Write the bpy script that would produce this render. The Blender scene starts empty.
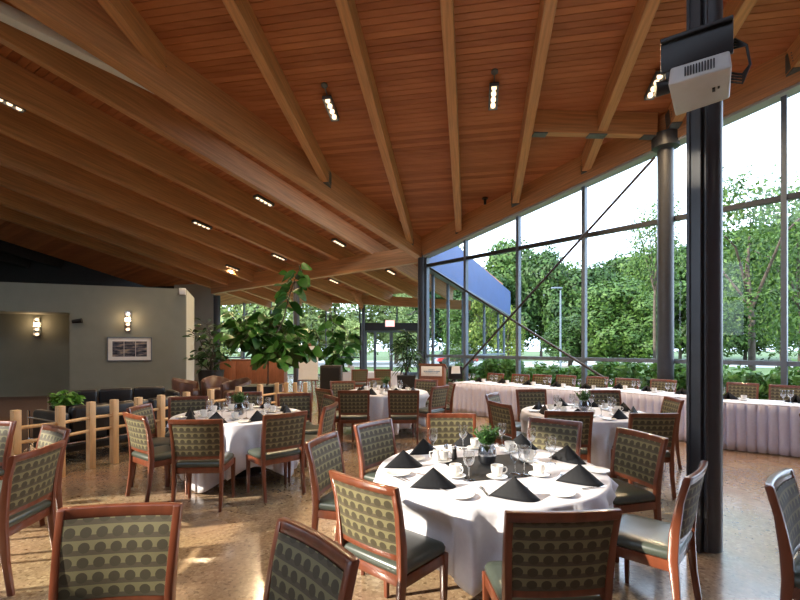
import bpy, bmesh, math, random
from mathutils import Vector, Matrix
random.seed(7)
PI = math.pi
C = bpy.context.scene.collection
F, HY, EYE = 450.0, 346.0, 1.62          # focal length in px (800x600), horizon row, eye height

# ------------------------------------------------------------------ helpers
def P(px, py, Y):                         # the point at depth Y on a ray
    return Vector(((px-400)/F*Y, Y, EYE+(HY-py)/F*Y))
def G(px, py, h=0.0):                     # the point at height h on a ray
    return P(px, py, F*(EYE-h)/(py-HY))

class MB:
    """collects shapes, builds ONE mesh object"""
    def __init__(s): s.v=[]; s.f=[]; s.uv={}
    def add(s, vs, fs, M=None):
        o=len(s.v)
        for p in vs:
            p=Vector(p); s.v.append(M@p if M else p)
        for f in fs: s.f.append([i+o for i in f])
        return s
    def box(s, c, d, M=None):
        x,y,z=c; a,b,e=d[0]/2,d[1]/2,d[2]/2
        vs=[(x+i*a,y+j*b,z+k*e) for k in(-1,1) for j in(-1,1) for i in(-1,1)]
        return s.add(vs,[(0,2,3,1),(4,5,7,6),(0,1,5,4),(2,6,7,3),(0,4,6,2),(1,3,7,5)],M)
    def hexa(s, lo, hi):                  # 4 lower points, 4 upper points
        return s.add(list(lo)+list(hi),[(3,2,1,0),(4,5,6,7),(0,1,5,4),(1,2,6,5),(2,3,7,6),(3,0,4,7)])
    def lathe(s, prof, n=20, M=None):
        vs=[];fs=[];m=len(prof)
        for i in range(n):
            a=2*PI*i/n
            for r,z in prof: vs.append((r*math.cos(a),r*math.sin(a),z))
        for i in range(n):
            j=(i+1)%n
            for k in range(m-1): fs.append((i*m+k,j*m+k,j*m+k+1,i*m+k+1))
        return s.add(vs,fs,M)
    def cyl(s, p, q, r, r2=None, n=14, cap=True):
        return s.tube([p,q],[r, r if r2 is None else r2],n,cap)
    def tube(s, pts, rad, n=10, cap=True):
        pts=[Vector(p) for p in pts]
        if not hasattr(rad,'__len__'): rad=[rad]*len(pts)
        vs=[];fs=[];prev=None
        for i,p in enumerate(pts):
            t=(pts[min(i+1,len(pts)-1)]-pts[max(i-1,0)]).normalized()
            if prev is None:
                u=t.cross(Vector((0,0,1)))
                if u.length<1e-3: u=Vector((1,0,0))
            else: u=prev-t*prev.dot(t)
            u.normalize(); prev=u; w=t.cross(u)
            for k in range(n):
                a=2*PI*k/n; vs.append(p+(u*math.cos(a)+w*math.sin(a))*rad[i])
        for i in range(len(pts)-1):
            for k in range(n):
                l=(k+1)%n; fs.append((i*n+k,i*n+l,(i+1)*n+l,(i+1)*n+k))
        if cap:
            fs.append(tuple(range(n-1,-1,-1))); b=(len(pts)-1)*n; fs.append(tuple(range(b,b+n)))
        return s.add(vs,fs)
    def sweep(s, secs, cap=True):         # loft of closed sections (lists of equal length)
        n=len(secs[0]);vs=[p for sc in secs for p in sc];fs=[]
        for i in range(len(secs)-1):
            for k in range(n):
                l=(k+1)%n; fs.append((i*n+k,i*n+l,(i+1)*n+l,(i+1)*n+k))
        if cap:
            fs.append(tuple(range(n-1,-1,-1))); b=(len(secs)-1)*n; fs.append(tuple(range(b,b+n)))
        return s.add(vs,fs)
    def build(s, name, m, parent=None, smooth=None, bevel=0, seg=2, loc=None, M=None, fix=True):
        me=bpy.data.meshes.new(name); me.from_pydata([tuple(p) for p in s.v],[],s.f)
        if fix or bevel:
            bm=bmesh.new(); bm.from_mesh(me)
            if bevel:
                bmesh.ops.remove_doubles(bm,verts=bm.verts,dist=1e-5)
                bmesh.ops.recalc_face_normals(bm,faces=bm.faces)
                es=[e for e in bm.edges if len(e.link_faces)==2 and e.calc_face_angle(0)>.5]
                bmesh.ops.bevel(bm,geom=es,offset=bevel,segments=seg,affect='EDGES',profile=.5,clamp_overlap=True)
            else: bmesh.ops.recalc_face_normals(bm,faces=bm.faces)
            bm.to_mesh(me); bm.free()
        if smooth is None and bevel: smooth=40
        if smooth:
            me.shade_smooth()
            if smooth<170: me.set_sharp_from_angle(angle=math.radians(smooth))
        me.materials.append(m)
        o=bpy.data.objects.new(name,me); C.objects.link(o)
        if parent: o.parent=parent
        if loc is not None: o.location=loc
        if M is not None: o.matrix_basis=M
        return o

def tag(o, label=None, cat=None, group=None, kind=None):
    if label: o['label']=label
    if cat: o['category']=cat
    if group: o['group']=group
    if kind: o['kind']=kind
    return o
def thing(name, label, cat, loc=(0,0,0), rz=0, group=None):
    o=bpy.data.objects.new(name,None); C.objects.link(o)
    o.location=loc; o.rotation_euler=(0,0,rz); o.empty_display_size=.1
    return tag(o,label,cat,group)
def struct(name):
    o=bpy.data.objects.new(name,None); C.objects.link(o); o['kind']='structure'; return o
def dup(root, loc, rz, label=None, group=None, scale=None):
    def cp(o,par):
        c=o.copy(); C.objects.link(c)
        if par: c.parent=par
        for ch in o.children: cp(ch,c)
        return c
    r=cp(root,None); r.location=loc; r.rotation_euler=(0,0,rz)
    if label: r['label']=label
    if group: r['group']=group
    if scale: r.scale=scale
    return r
class Kind:
    """first use moves the prototype itself, later uses copy it"""
    def __init__(s, root): s.root=root; s.used=False
    def put(s, loc, rz, label, group=None, scale=None):
        if not s.used:
            s.used=True; r=s.root; r.location=loc; r.rotation_euler=(0,0,rz); r['label']=label
            if group: r['group']=group
            if scale: r.scale=scale
            return r
        return dup(s.root,loc,rz,label,group,scale)

# ------------------------------------------------------------------ materials
def nodes(name):
    m=bpy.data.materials.new(name); m.use_nodes=True; nt=m.node_tree
    return m,nt,nt.nodes['Principled BSDF']
def N(nt,t,**kw):
    n=nt.nodes.new(t)
    for k,v in kw.items():
        if k in n.inputs: n.inputs[k].default_value=v
        else: setattr(n,k,v)
    return n
def plain(name, col, rough=.6, metal=0, spec=.5, var=.12, scale=12, bump=0, coat=0, stretch=None, emit=None):
    m,nt,b=nodes(name); L=nt.links.new
    b.inputs['Roughness'].default_value=rough; b.inputs['Metallic'].default_value=metal
    b.inputs['Specular IOR Level'].default_value=spec; b.inputs['Coat Weight'].default_value=coat
    tc=N(nt,'ShaderNodeTexCoord'); src=tc.outputs['Object']
    if stretch:
        mp=N(nt,'ShaderNodeMapping'); mp.inputs['Scale'].default_value=stretch; L(src,mp.inputs['Vector']); src=mp.outputs['Vector']
    no=N(nt,'ShaderNodeTexNoise',Scale=scale,Detail=4.0); L(src,no.inputs['Vector'])
    r=N(nt,'ShaderNodeValToRGB'); L(no.outputs['Fac'],r.inputs['Fac'])
    r.color_ramp.elements[0].position=.3; r.color_ramp.elements[1].position=.7
    r.color_ramp.elements[0].color=(*[c*(1-var) for c in col],1); r.color_ramp.elements[1].color=(*[min(1,c*(1+var)) for c in col],1)
    L(r.outputs['Color'],b.inputs['Base Color'])
    if bump:
        bp=N(nt,'ShaderNodeBump',Strength=bump,Distance=.01); L(no.outputs['Fac'],bp.inputs['Height']); L(bp.outputs['Normal'],b.inputs['Normal'])
    if emit:
        b.inputs['Emission Color'].default_value=(*emit[0],1); b.inputs['Emission Strength'].default_value=emit[1]
    return m
def island(name, c1, c2, rough=.5, trans=0, grain=None, spec=.4, bump=0):
    """colour differs from one loose piece (plank, leaf) to the next"""
    m,nt,b=nodes(name); L=nt.links.new
    g=N(nt,'ShaderNodeNewGeometry'); r=N(nt,'ShaderNodeValToRGB')
    r.color_ramp.elements[0].color=(*c1,1); r.color_ramp.elements[1].color=(*c2,1)
    b.inputs['Roughness'].default_value=rough; b.inputs['Specular IOR Level'].default_value=spec
    fac=g.outputs['Random Per Island']
    if grain:
        tc=N(nt,'ShaderNodeTexCoord'); mp=N(nt,'ShaderNodeMapping'); mp.inputs['Scale'].default_value=grain
        L(tc.outputs['Object'],mp.inputs['Vector']); no=N(nt,'ShaderNodeTexNoise',Scale=1.0,Detail=5.0); L(mp.outputs['Vector'],no.inputs['Vector'])
        mx=N(nt,'ShaderNodeMath',operation='MULTIPLY_ADD'); L(no.outputs['Fac'],mx.inputs[0]); mx.inputs[1].default_value=.7
        ad=N(nt,'ShaderNodeMath',operation='MULTIPLY_ADD'); L(fac,ad.inputs[0]); ad.inputs[1].default_value=.55; ad.inputs[2].default_value=-.15
        L(ad.outputs[0],mx.inputs[2]); fac=mx.outputs[0]
    L(fac,r.inputs['Fac']); L(r.outputs['Color'],b.inputs['Base Color'])
    if trans:
        out=nt.nodes['Material Output']; t=N(nt,'ShaderNodeBsdfTranslucent'); L(r.outputs['Color'],t.inputs['Color'])
        mx=N(nt,'ShaderNodeMixShader',Fac=trans); L(b.outputs[0],mx.inputs[1]); L(t.outputs[0],mx.inputs[2]); L(mx.outputs[0],out.inputs['Surface'])
    return m
def glass(name, tint=(1,1,1), refl=.06, rough=0.0):
    m=bpy.data.materials.new(name); m.use_nodes=True; nt=m.node_tree; nt.nodes.clear(); L=nt.links.new
    out=N(nt,'ShaderNodeOutputMaterial'); t=N(nt,'ShaderNodeBsdfTransparent'); t.inputs['Color'].default_value=(*tint,1)
    g=N(nt,'ShaderNodeBsdfGlossy',Roughness=rough); lw=N(nt,'ShaderNodeLayerWeight',Blend=.35)
    mm=N(nt,'ShaderNodeMath',operation='MULTIPLY_ADD'); L(lw.outputs['Facing'],mm.inputs[0]); mm.inputs[1].default_value=refl*4; mm.inputs[2].default_value=refl
    mm.use_clamp=True
    mx=N(nt,'ShaderNodeMixShader'); L(mm.outputs[0],mx.inputs[0]); L(t.outputs[0],mx.inputs[1]); L(g.outputs[0],mx.inputs[2]); L(mx.outputs[0],out.inputs['Surface'])
    return m
def emitter(name, col, s):
    m=bpy.data.materials.new(name); m.use_nodes=True; nt=m.node_tree; nt.nodes.clear()
    out=N(nt,'ShaderNodeOutputMaterial'); e=N(nt,'ShaderNodeEmission',Strength=s); e.inputs['Color'].default_value=(*col,1)
    nt.links.new(e.outputs[0],out.inputs['Surface']); return m

M={}
M['beam']=plain('glulam',(.54,.265,.110),.45,var=.22,scale=1.0,stretch=(1.2,26,26),bump=.08)
M['deck']=island('ceiling planks',(.27,.078,.028),(.60,.235,.092),.5,grain=(1.5,9,9))
M['frame_wood']=plain('cherry wood',(.165,.046,.021),.28,var=.25,scale=6,stretch=(3,3,.6),coat=.3)
M['rail_wood']=plain('pale maple',(.68,.43,.20),.5,var=.12,scale=5,stretch=(6,6,1))
M['panel_wood']=plain('walnut veneer',(.24,.085,.04),.4,var=.2,scale=4,stretch=(8,8,1))
M['vinyl']=plain('green grey vinyl',(.055,.068,.055),.33,var=.08,scale=40,spec=.6)
M['leather']=plain('black leather',(.012,.012,.014),.35,var=.2,scale=25,bump=.1)
M['brown_leather']=plain('brown leather',(.12,.055,.035),.35,var=.2,scale=12)
M['steel']=plain('dark painted steel',(.042,.044,.050),.38,var=.08,spec=.5)
M['alu']=plain('grey aluminium',(.13,.16,.20),.45,metal=0,var=.05)
M['bracket']=plain('galvanised bracket',(.13,.15,.16),.5,metal=.3)
M['chrome']=plain('chrome',(.75,.75,.78),.12,metal=1,var=.03)
M['rod']=plain('tie rod',(.035,.025,.028),.5)
M['green_wall']=plain('sage green paint',(.225,.235,.200),.8,var=.04,scale=3)
M['beige_wall']=plain('pale wall paint',(.46,.45,.38),.8,var=.04,scale=3)
M['dark']=plain('dark paint and void shade',(.02,.02,.02),.8)  # baseboard paint; on the void's parts it stands in for shade
M['white']=plain('white paint',(.75,.75,.74),.5,var=.03)
M['cloth']=plain('white linen',(.70,.70,.755),.85,var=.03,scale=30,spec=.2)
M['skirt']=plain('pleated white linen',(.68,.68,.84),.85,var=.03,scale=30,spec=.2)
M['napkin']=plain('black linen',(.008,.009,.012),.7,var=.2,scale=60,spec=.3)
M['china']=plain('white china',(.84,.83,.80),.15,var=.02,spec=.6)
M['silver']=plain('cutlery steel',(.65,.65,.66),.18,metal=1,var=.03)
M['glassware']=glass('clear glass',(.93,.95,.96),.16)
M['pane']=glass('window glass',(.92,.95,.96),.018)
M['leaf_fig']=island('fig leaf',(.012,.055,.010),(.06,.20,.03),.35,trans=.25)
M['sprig']=island('sprig leaf',(.03,.10,.03),(.10,.24,.06),.5,trans=.25)
M['leaf_dark']=island('dark leaf',(.012,.035,.010),(.04,.11,.03),.45,trans=.2)
M['leaf_bright']=island('bright leaf',(.05,.17,.02),(.17,.40,.06),.45,trans=.3)  # leaf colour raised to stand for sunlight on the plant
M['tree_a']=island('tree leaf deep',(.014,.040,.008),(.060,.130,.022),.6,trans=.3)
M['tree_b']=island('tree leaf mid',(.025,.065,.010),(.10,.185,.032),.6,trans=.3)
M['tree_c']=island('tree leaf yellow green',(.07,.12,.015),(.22,.28,.05),.6,trans=.35)
M['tree_e']=island('pale leaf',(.11,.17,.045),(.36,.43,.16),.6,trans=.4)  # palest leaf, for the trees behind the far glazing
M['bush']=island('bush leaf',(.04,.12,.015),(.17,.34,.06),.55,trans=.3)
M['bark']=plain('bark',(.085,.065,.05),.9,var=.3,scale=8,bump=.3)
M['pot']=plain('black planter',(.012,.012,.013),.45)
M['soil']=plain('soil',(.03,.02,.012),.95,var=.3,scale=40)
M['proj']=plain('projector plastic',(.52,.52,.51),.45,var=.03)
M['black']=plain('black plastic',(.012,.012,.013),.45)
M['paper']=plain('white card',(.8,.8,.8),.7,var=.02)
M['blue_metal']=plain('blue metal fascia',(.024,.062,.200),.45,var=.1,scale=2)
M['grass']=plain('grass',(.045,.085,.016),.95,var=.35,scale=3)
M['road']=plain('pale concrete road',(.30,.295,.28),.9,var=.08,scale=2)
M['red_car']=plain('red car paint',(.5,.02,.02),.25)
M['tyre']=plain('rubber',(.01,.01,.01),.8)
M['carpet']=plain('red brown carpet',(.052,.024,.013),.9,var=.2,scale=30)
M['bulb']=emitter('warm bulb',(1,.66,.38),.95)
M['exit_red']=emitter('exit sign face',(1,.35,.33),1.0)
M['exit_white']=emitter('exit sign letters',(1,.9,.88),1.6)

def chair_fabric():
    m,nt,b=nodes('dotted stripe fabric'); L=nt.links.new
    b.inputs['Roughness'].default_value=.6; b.inputs['Specular IOR Level'].default_value=.35
    tc=N(nt,'ShaderNodeTexCoord'); sp=N(nt,'ShaderNodeSeparateXYZ'); L(tc.outputs['Object'],sp.inputs[0])
    def mth(op,a,c=None,d=None):
        n=N(nt,'ShaderNodeMath',operation=op)
        for i,x in enumerate((a,c,d)):
            if x is None: continue
            if isinstance(x,(int,float)): n.inputs[i].default_value=x
            else: L(x,n.inputs[i])
        return n.outputs[0]
    ux=mth('MULTIPLY',sp.outputs['X'],1/.064); vz=mth('MULTIPLY',sp.outputs['Z'],1/.060)
    fu=mth('SUBTRACT',mth('FRACT',mth('ADD',ux,100.5)),.5); fv=mth('FRACT',mth('ADD',vz,100.0))
    dv=mth('SUBTRACT',fv,.50)
    d=mth('SQRT',mth('ADD',mth('MULTIPLY',fu,fu),mth('MULTIPLY',dv,dv)))
    circ=mth('LESS_THAN',d,.36); band=mth('LESS_THAN',fv,.36)
    rgb=lambda c:(*c,1)
    mx1=N(nt,'ShaderNodeMix',data_type='RGBA'); L(band,mx1.inputs[0]); mx1.inputs[6].default_value=rgb((.245,.220,.112)); mx1.inputs[7].default_value=rgb((.112,.092,.058))
    mx2=N(nt,'ShaderNodeMix',data_type='RGBA'); L(circ,mx2.inputs[0]); L(mx1.outputs[2],mx2.inputs[6]); mx2.inputs[7].default_value=rgb((.080,.067,.039))
    no=N(nt,'ShaderNodeTexNoise',Scale=400.0); L(tc.outputs['Object'],no.inputs['Vector'])
    mx3=N(nt,'ShaderNodeMix',data_type='RGBA',blend_type='MULTIPLY'); mx3.inputs[0].default_value=.35; L(mx2.outputs[2],mx3.inputs[6]); L(no.outputs['Color'],mx3.inputs[7])
    L(mx3.outputs[2],b.inputs['Base Color'])
    return m
M['fabric']=chair_fabric()

def floor_mat():
    m,nt,b=nodes('polished aggregate concrete'); L=nt.links.new
    tc=N(nt,'ShaderNodeTexCoord')
    v=N(nt,'ShaderNodeTexVoronoi',Scale=46.0); L(tc.outputs['Object'],v.inputs['Vector'])
    sc=N(nt,'ShaderNodeSeparateColor'); L(v.outputs['Color'],sc.inputs[0])
    r=N(nt,'ShaderNodeValToRGB'); L(sc.outputs[0],r.inputs['Fac']); e=r.color_ramp.elements
    e[0].position=0; e[0].color=(.16,.095,.045,1); e[1].position=1; e[1].color=(.62,.46,.28,1)
    for p,c in((.16,(.37,.243,.140,1)),(.80,(.46,.315,.185,1))):
        x=e.new(p); x.color=c
    v2=N(nt,'ShaderNodeTexVoronoi',Scale=70.0); L(tc.outputs['Object'],v2.inputs['Vector'])
    s2=N(nt,'ShaderNodeSeparateColor'); L(v2.outputs['Color'],s2.inputs[0])
    r2=N(nt,'ShaderNodeValToRGB'); L(s2.outputs[1],r2.inputs['Fac']); r2.color_ramp.elements[0].color=(.25,.165,.10,1); r2.color_ramp.elements[1].color=(.48,.345,.225,1)
    n1=N(nt,'ShaderNodeTexNoise',Scale=.9,Detail=3.0); L(tc.outputs['Object'],n1.inputs['Vector'])
    mx=N(nt,'ShaderNodeMix',data_type='RGBA'); mx.inputs[0].default_value=.35; L(r.outputs['Color'],mx.inputs[6]); L(r2.outputs['Color'],mx.inputs[7])
    m2=N(nt,'ShaderNodeMix',data_type='RGBA',blend_type='MULTIPLY'); m2.inputs[0].default_value=.3; L(mx.outputs[2],m2.inputs[6]); L(n1.outputs['Color'],m2.inputs[7])
    L(m2.outputs[2],b.inputs['Base Color'])
    rr=N(nt,'ShaderNodeMapRange'); L(n1.outputs['Fac'],rr.inputs[0]); rr.inputs[3].default_value=.16; rr.inputs[4].default_value=.34
    L(rr.outputs[0],b.inputs['Roughness']); b.inputs['Specular IOR Level'].default_value=.6; b.inputs['Coat Weight'].default_value=.7; b.inputs['Coat Roughness'].default_value=.14
    return m
M['floor']=floor_mat()

# ------------------------------------------------------------------ plan of the building
def W(t): return Vector((2.14+1.31*t, 14.6-1.49*t, 0))      # foot of the main window wall; a mullion at every whole t
Wd=Vector((1.31,-1.49,0)).normalized(); Wn=Vector((.751,.660,0))   # along / outward
def eaveZ(t): return EYE+3.10+.339*(t+.954)
def Wt(px):                                                  # the t of the wall seen in column px
    k=(px-400)/F; return (14.6*k-2.14)/(1.31+1.49*k)
P1=Vector((.75,16.1,0))
dA=Vector((.158,1,-.25)).normalized()                        # run of the high roof's beams
def zA(x,y): return EYE+7.30-.021*x-.247*y                   # underside of those beams
dC=Vector((.578,1,-.176))                                    # run of the low roof's beams
def zB(y): return EYE+6.57-.176*y
FAR=24.5
def Gline(y): return Vector((P1.x-.73*(P1.y-y), y, EYE+3.09+.245*(P1.y-y)))
FARC=Vector((5.66,FAR,0))

# floor, ground -----------------------------------------------------
def poly(name, pts, z, m, th=.12):
    mb=MB(); n=len(pts)
    vs=[(x,y,z) for x,y in pts]+[(x,y,z-th) for x,y in pts]
    mb.add(vs,[tuple(range(n)),tuple(range(2*n-1,n-1,-1))]+[(i,i+n,(i+1)%n+n,(i+1)%n) for i in range(n)])
    return mb.build(name,m)
we=W(12)
o=poly('floor',[(-22,-8),(we.x,-8),(we.x,we.y),(P1.x,P1.y),(FARC.x,FARC.y),(-22,FAR)],0,M['floor']); o['kind']='structure'
# joint lines sawn in the floor
# carpet of the lounge
ca=[(-4.75,5.2),(-6.5,8.1),(-6.9,15.2),(-20,13.0),(-20,2.0),(-6.2,2.6)]
o=poly('floor_lounge_carpet',ca,.006,M['carpet'],.005); o['kind']='structure'
o=poly('ground',[(-140,-40),(160,-40),(160,170),(-140,170)],-.30,M['grass'],.2); o['kind']='structure'
o=poly('road',[(-90,44),(140,36),(140,52),(-90,62)],-.285,M['road'],.01); o['kind']='structure'

# beams --------------------------------------------------------------
def beam(name, a, b, w, h, label, cat='beam', group=None, m='beam', h2=None, end=True):
    """a, b: middle of the underside at both ends; the sides stand upright"""
    a=Vector(a); b=Vector(b); d=b-a; L=d.length; x=d.normalized(); y=Vector((0,0,1)).cross(x).normalized(); z=x.cross(y)
    R=Matrix((x,y,z)).transposed().to_4x4(); R.translation=a
    k=1/ max(.3,z.z)
    mb=MB(); h2=h if h2 is None else h2
    mb.hexa([(0,-w/2,0),(L,-w/2,0),(L,w/2,0),(0,w/2,0)],[(0,-w/2,h*k),(L,-w/2,h2*k),(L,w/2,h2*k),(0,w/2,h*k)])
    o=mb.build(name,M[m],None,bevel=.008,seg=1,M=R)
    return tag(o,label,cat,group), R, L
def onA(px,py,dz=0):                                         # ray meets the underside plane of the high roof's beams
    kx=(px-400)/F; kz=(HY-py)/F
    Y=(7.30+dz)/(kz+.247+.021*kx); return P(px,py,Y)
Bspec=[((229,0),(327,187),'glulam beam joining the big diagonal girder at mid ceiling'),
       ((337,0),(411,247),'glulam beam running down to the corner where girder and window wall meet'),
       ((448,0),(459,236),'glulam beam straight overhead, left of the ceiling spotlight by the window wall'),
       ((553,0),(515,208),'glulam beam right of the second ceiling spotlight, ending above the windows'),
       ((659,0),(584,177),'glulam beam left of the projector, crossed by the short tie beam'),
       ((772,0),(672,130),'glulam beam passing behind the projector to the round steel column'),
       ((102,0),(169,83),'short glulam beam at upper left resting on the big girder'),
       ((925,0),(790,78),'glulam beam at upper right corner above the windows')]
dAh=Vector((.158,1,-.25))
for i,(p,q,lab) in enumerate(Bspec):
    b=onA(*q); 
    if i in(0,6): b=b+dAh*.02
    a=onA(*p); s=(b.y+2.6)/dAh.y
    a=b-dAh*s
    o,R,L=beam('roof_beam',a,b,.20,.46,lab,'beam','beams of the high plank ceiling')
    mb=MB(); mb.box((L-.10,0,-.012),(.30,.212,.03)); mb.box((L-.1,0.106,.2),(.2,.012,.34)); mb.box((L-.1,-.106,.2),(.2,.012,.34))
    br=mb.build('end_bracket',M['bracket'],o)
    mb=MB()
    for k in range(4):
        for sgn in(-1,1): mb.cyl((L-.28,sgn*.10,.12+k*.06),(L-.28,sgn*.108,.12+k*.06),.012,n=8)
    mb.build('bolts',M['bracket'],o)
# girder between the two roofs
beam('girder',Gline(-2.5),Gline(16.0),.30,.80,'deepest glulam girder running diagonally between the two ceilings','girder')
# white duct seen between the girder and the low roof
def Dk(y): return Vector((-10.93+.633*y,y,EYE+5.25))
mb=MB(); a=Dk(2.0); b=Dk(12.0); x=(b-a).normalized(); yv=Vector((0,0,1)).cross(x); R=Matrix((x,yv,Vector((0,0,1)))).transposed().to_4x4(); R.translation=a
mb.box(((b-a).length/2,0,.10),((b-a).length,.24,.20)); tag(mb.build('air_duct',M['white'],None,bevel=.02,M=R),'white horizontal duct in the gap above the big girder at upper left','duct')
# beam carrying the low roof's inner edge
def Hy(x): return 17.3-.39*x
hp=[P(417,263,Hy(.7)),P(302,282,Hy(-4.3)),P(213,294,Hy(-8.6))]
ha=hp[0]; hb=hp[2]
beam('header_beam',ha+(ha-hb)*.01,hb,.26,.62,'glulam header beam under the low roof, from corner post to the left post','beam')
# low roof beams
Cspec=[(40,(380,260)),(95,(350,266)),(131,(317,271)),(164,(286,276)),(185,(254,283)),(204,(232,287)),(218,(216,290))]
Cl=['first low-roof glulam beam, nearest the big girder','second low-roof beam from the big girder','third low-roof beam from the big girder','fourth low-roof beam from the big girder','fifth low-roof beam from the big girder','sixth low-roof beam from the big girder','seventh low-roof beam from the big girder, next to the deep edge beam']
Cb=[]
for k,(y0,(ex,ey)) in enumerate(Cspec):
    X0=-11.3-1.64*k
    Y0=-X0/(.578+400/F); Pa=P(0,y0,Y0)
    ke=(ex-400)/F; Ye=-X0/(.578-ke); Pb=P(ex,ey,Ye)
    d=(Pb-Pa)/(Pb.y-Pa.y)
    Cb.append((Pa,d))
    ys=max(-1.5,min(8.5,(-10.0-X0)/.578)); a=Pa+d*(ys-Pa.y); b=Pa+d*(FAR-.15-Pa.y)
    o,R,L=beam('low_roof_beam',a,b,.18,.72,Cl[k],'beam','beams of the low ceiling')
X0=-11.3-1.64*8.2; Y0=-X0/(.578+400/F); Pa=P(0,230,Y0); ke=(213-400)/F; Pb=P(213,300,-X0/(.578-ke)); d=(Pb-Pa)/(Pb.y-Pa.y)
beam('edge_beam',Pa+d*(8.5-Pa.y),Pa+d*(21.5-Pa.y),.22,1.0,'deep edge beam of the low roof above the sage green wall','beam')
edge_line=(Pa,d)

# plank decks --------------------------------------------------------
def deck(name, e, s, org, vrange, left, right, zf, wid, th=.05):
    """planks run along e; strips step along s; left/right give the u limits at a v; zf the underside"""
    mb=MB(); v=vrange[0]; gap=.013
    while v<vrange[1]:
        v2=v+wid-gap
        l1,r1,l2,r2=left(v),right(v),left(v2),right(v2)
        if r1>l1 and r2>l2:
            q=[(l1,v),(r1,v),(r2,v2),(l2,v2)]; lo=[]
            for u,w in q:
                p=org+e*u+s*w; lo.append(Vector((p.x,p.y,zf(p.x,p.y))))
            mb.hexa(lo,[p+Vector((0,0,th)) for p in lo])
        v+=wid
    # closed backing boards above the gaps
    v=vrange[0]
    while v<vrange[1]:
        v2=min(v+2,vrange[1]); q=[(left(v),v),(right(v),v),(right(v2),v2),(left(v2),v2)]
        if right(v)>left(v) and right(v2)>left(v2):
            lo=[]
            for u,w in q:
                p=org+e*u+s*w; lo.append(Vector((p.x,p.y,zf(p.x,p.y)+th*.8)))
            mb.hexa(lo,[p+Vector((0,0,.12)) for p in lo])
        v=v2
    o=mb.build(name,M['deck']); o['kind']='structure'
    return o
def lim(e,s,org,a,b):
    """u of the line a-b at strip v"""
    a=Vector((a.x,a.y,0)); b=Vector((b.x,b.y,0)); ab=b-a; n=Vector((-ab.y,ab.x,0))
    return lambda v:(n.dot(a)-n.dot(org)-n.dot(s)*v)/n.dot(e)
sA=Vector((.158,1,0)).normalized(); eA=Vector((1,-.158,0)).normalized()
deck('ceiling_high',eA,sA,Vector((0,0,0)),(-2.6,16.0),lim(eA,sA,Vector((0,0,0)),Gline(0),Gline(10)),lim(eA,sA,Vector((0,0,0)),W(0)+Wn*.3,W(5)+Wn*.3),lambda x,y:zA(x,y)+.46,.135)
sC=Vector((.578,1,0)).normalized(); eC=Vector((1,-.578,0)).normalized(); O0=Vector((0,0,0))
lG=lim(eC,sC,O0,Gline(0),Gline(10)); lE=lim(eC,sC,O0,edge_line[0],edge_line[0]+edge_line[1]*3); lS=lim(eC,sC,O0,P1,FARC)
def lowright(v):
    u=lG(v); p=O0+eC*u+sC*v
    return u if p.y<P1.y else lS(v)-.06
# plane through the tops of the low beams (least squares by hand: two beams and two stations)
(p0,d0),(p5,d5)=Cb[0],Cb[5]
def zlow(x,y):
    k=(( -11.3)-(x-.578*y))/1.64; 
    za=(p0+d0*(y-p0.y)).z; zb=(p5+d5*(y-p5.y)).z
    return za+(zb-za)*max(-1.2,k)/5+.70
sn_=math.hypot(1,.578)
def lowleft(v):
    u=lE(v); u=max(u,(v-(FAR+.15)*sn_)/.578)                # not past the far glazing
    ux=(-10.1-sC.x*v)/eC.x                                   # cut at the added west wall so sun gets in
    if (O0+eC*ux+sC*v).y<8.6: u=max(u,ux)
    return u
deck('ceiling_low',eC,sC,O0,(-4.0,34.0),lowleft,lowright,lambda x,y:zlow(x,min(y,40)),.15)

# eave beam with metal flashing above the window wall -----------------
def E(t,off=0,dz=0):
    p=W(t)-Wn*off; p.z=eaveZ(t)+dz; return p
beam('eave_beam',E(-.9,.12,.06),E(12,.12,.06),.24,.70,'glulam eave beam rising to the right along the top of the window wall','beam')
a=E(-.9,.05,0); b=E(12,.05,0)
M['flash']=plain('metal flashing',(.40,.40,.40),.5,var=.04)
o,_,_=beam('trim_1',a,b,.34,.055,None,None,None,'flash'); o['kind']='structure'
for k in('label','category'):
    if k in o: del o[k]

# window wall: one window per bay -------------------------------------
ts=[-.9,0,1,2,3,4,5,6,7]
wi=0
for i in range(len(ts)-1):
    t0,t1=ts[i],ts[i+1]; wi+=1
    r=struct('window_%d'%wi)
    a=W(t0); b=W(t1); L=(b-a).length; x=(b-a).normalized()
    R=Matrix((x,Wn,Vector((0,0,1)))).transposed().to_4x4(); R.translation=a; r.matrix_basis=R
    z0,z1=eaveZ(t0),eaveZ(t1); s=(z1-z0)/L
    mb=MB(); mb.hexa([(-.045,-.07,0),(.045,-.07,0),(.045,.07,0),(-.045,.07,0)],[(-.045,-.07,z0),(.045,-.07,z0),(.045,.07,z0),(-.045,.07,z0)]); mb.build('mullion',M['alu'],r)
    for zz,hh in((1.28,.09),(4.46,.11),(.05,.10)):
        if zz<min(z0,z1)-.05:
            mb=MB(); mb.box((L/2,0,zz),(L-.09,.11,hh)); mb.build('transom' if zz>.1 else 'sill',M['alu'] if zz<4 else M['steel'],r)
    for za,zb in((.10,1.235),(1.325,4.405),(4.515,None)):
        if zb is None:
            if z1<4.6: continue
            aa=max(z0,4.53); mb=MB(); mb.add([(.05,0,za),(L-.05,0,za),(L-.05,0,z1-.01),(.05,0,aa)],[(0,1,2,3)])
        else:
            mb=MB(); mb.add([(.05,0,za),(L-.05,0,za),(L-.05,0,min(zb,z1-.02)),(.05,0,min(zb,z0-.02))],[(0,1,2,3)])
        mb.build('glass_pane',M['pane'],r,fix=False)

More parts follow.
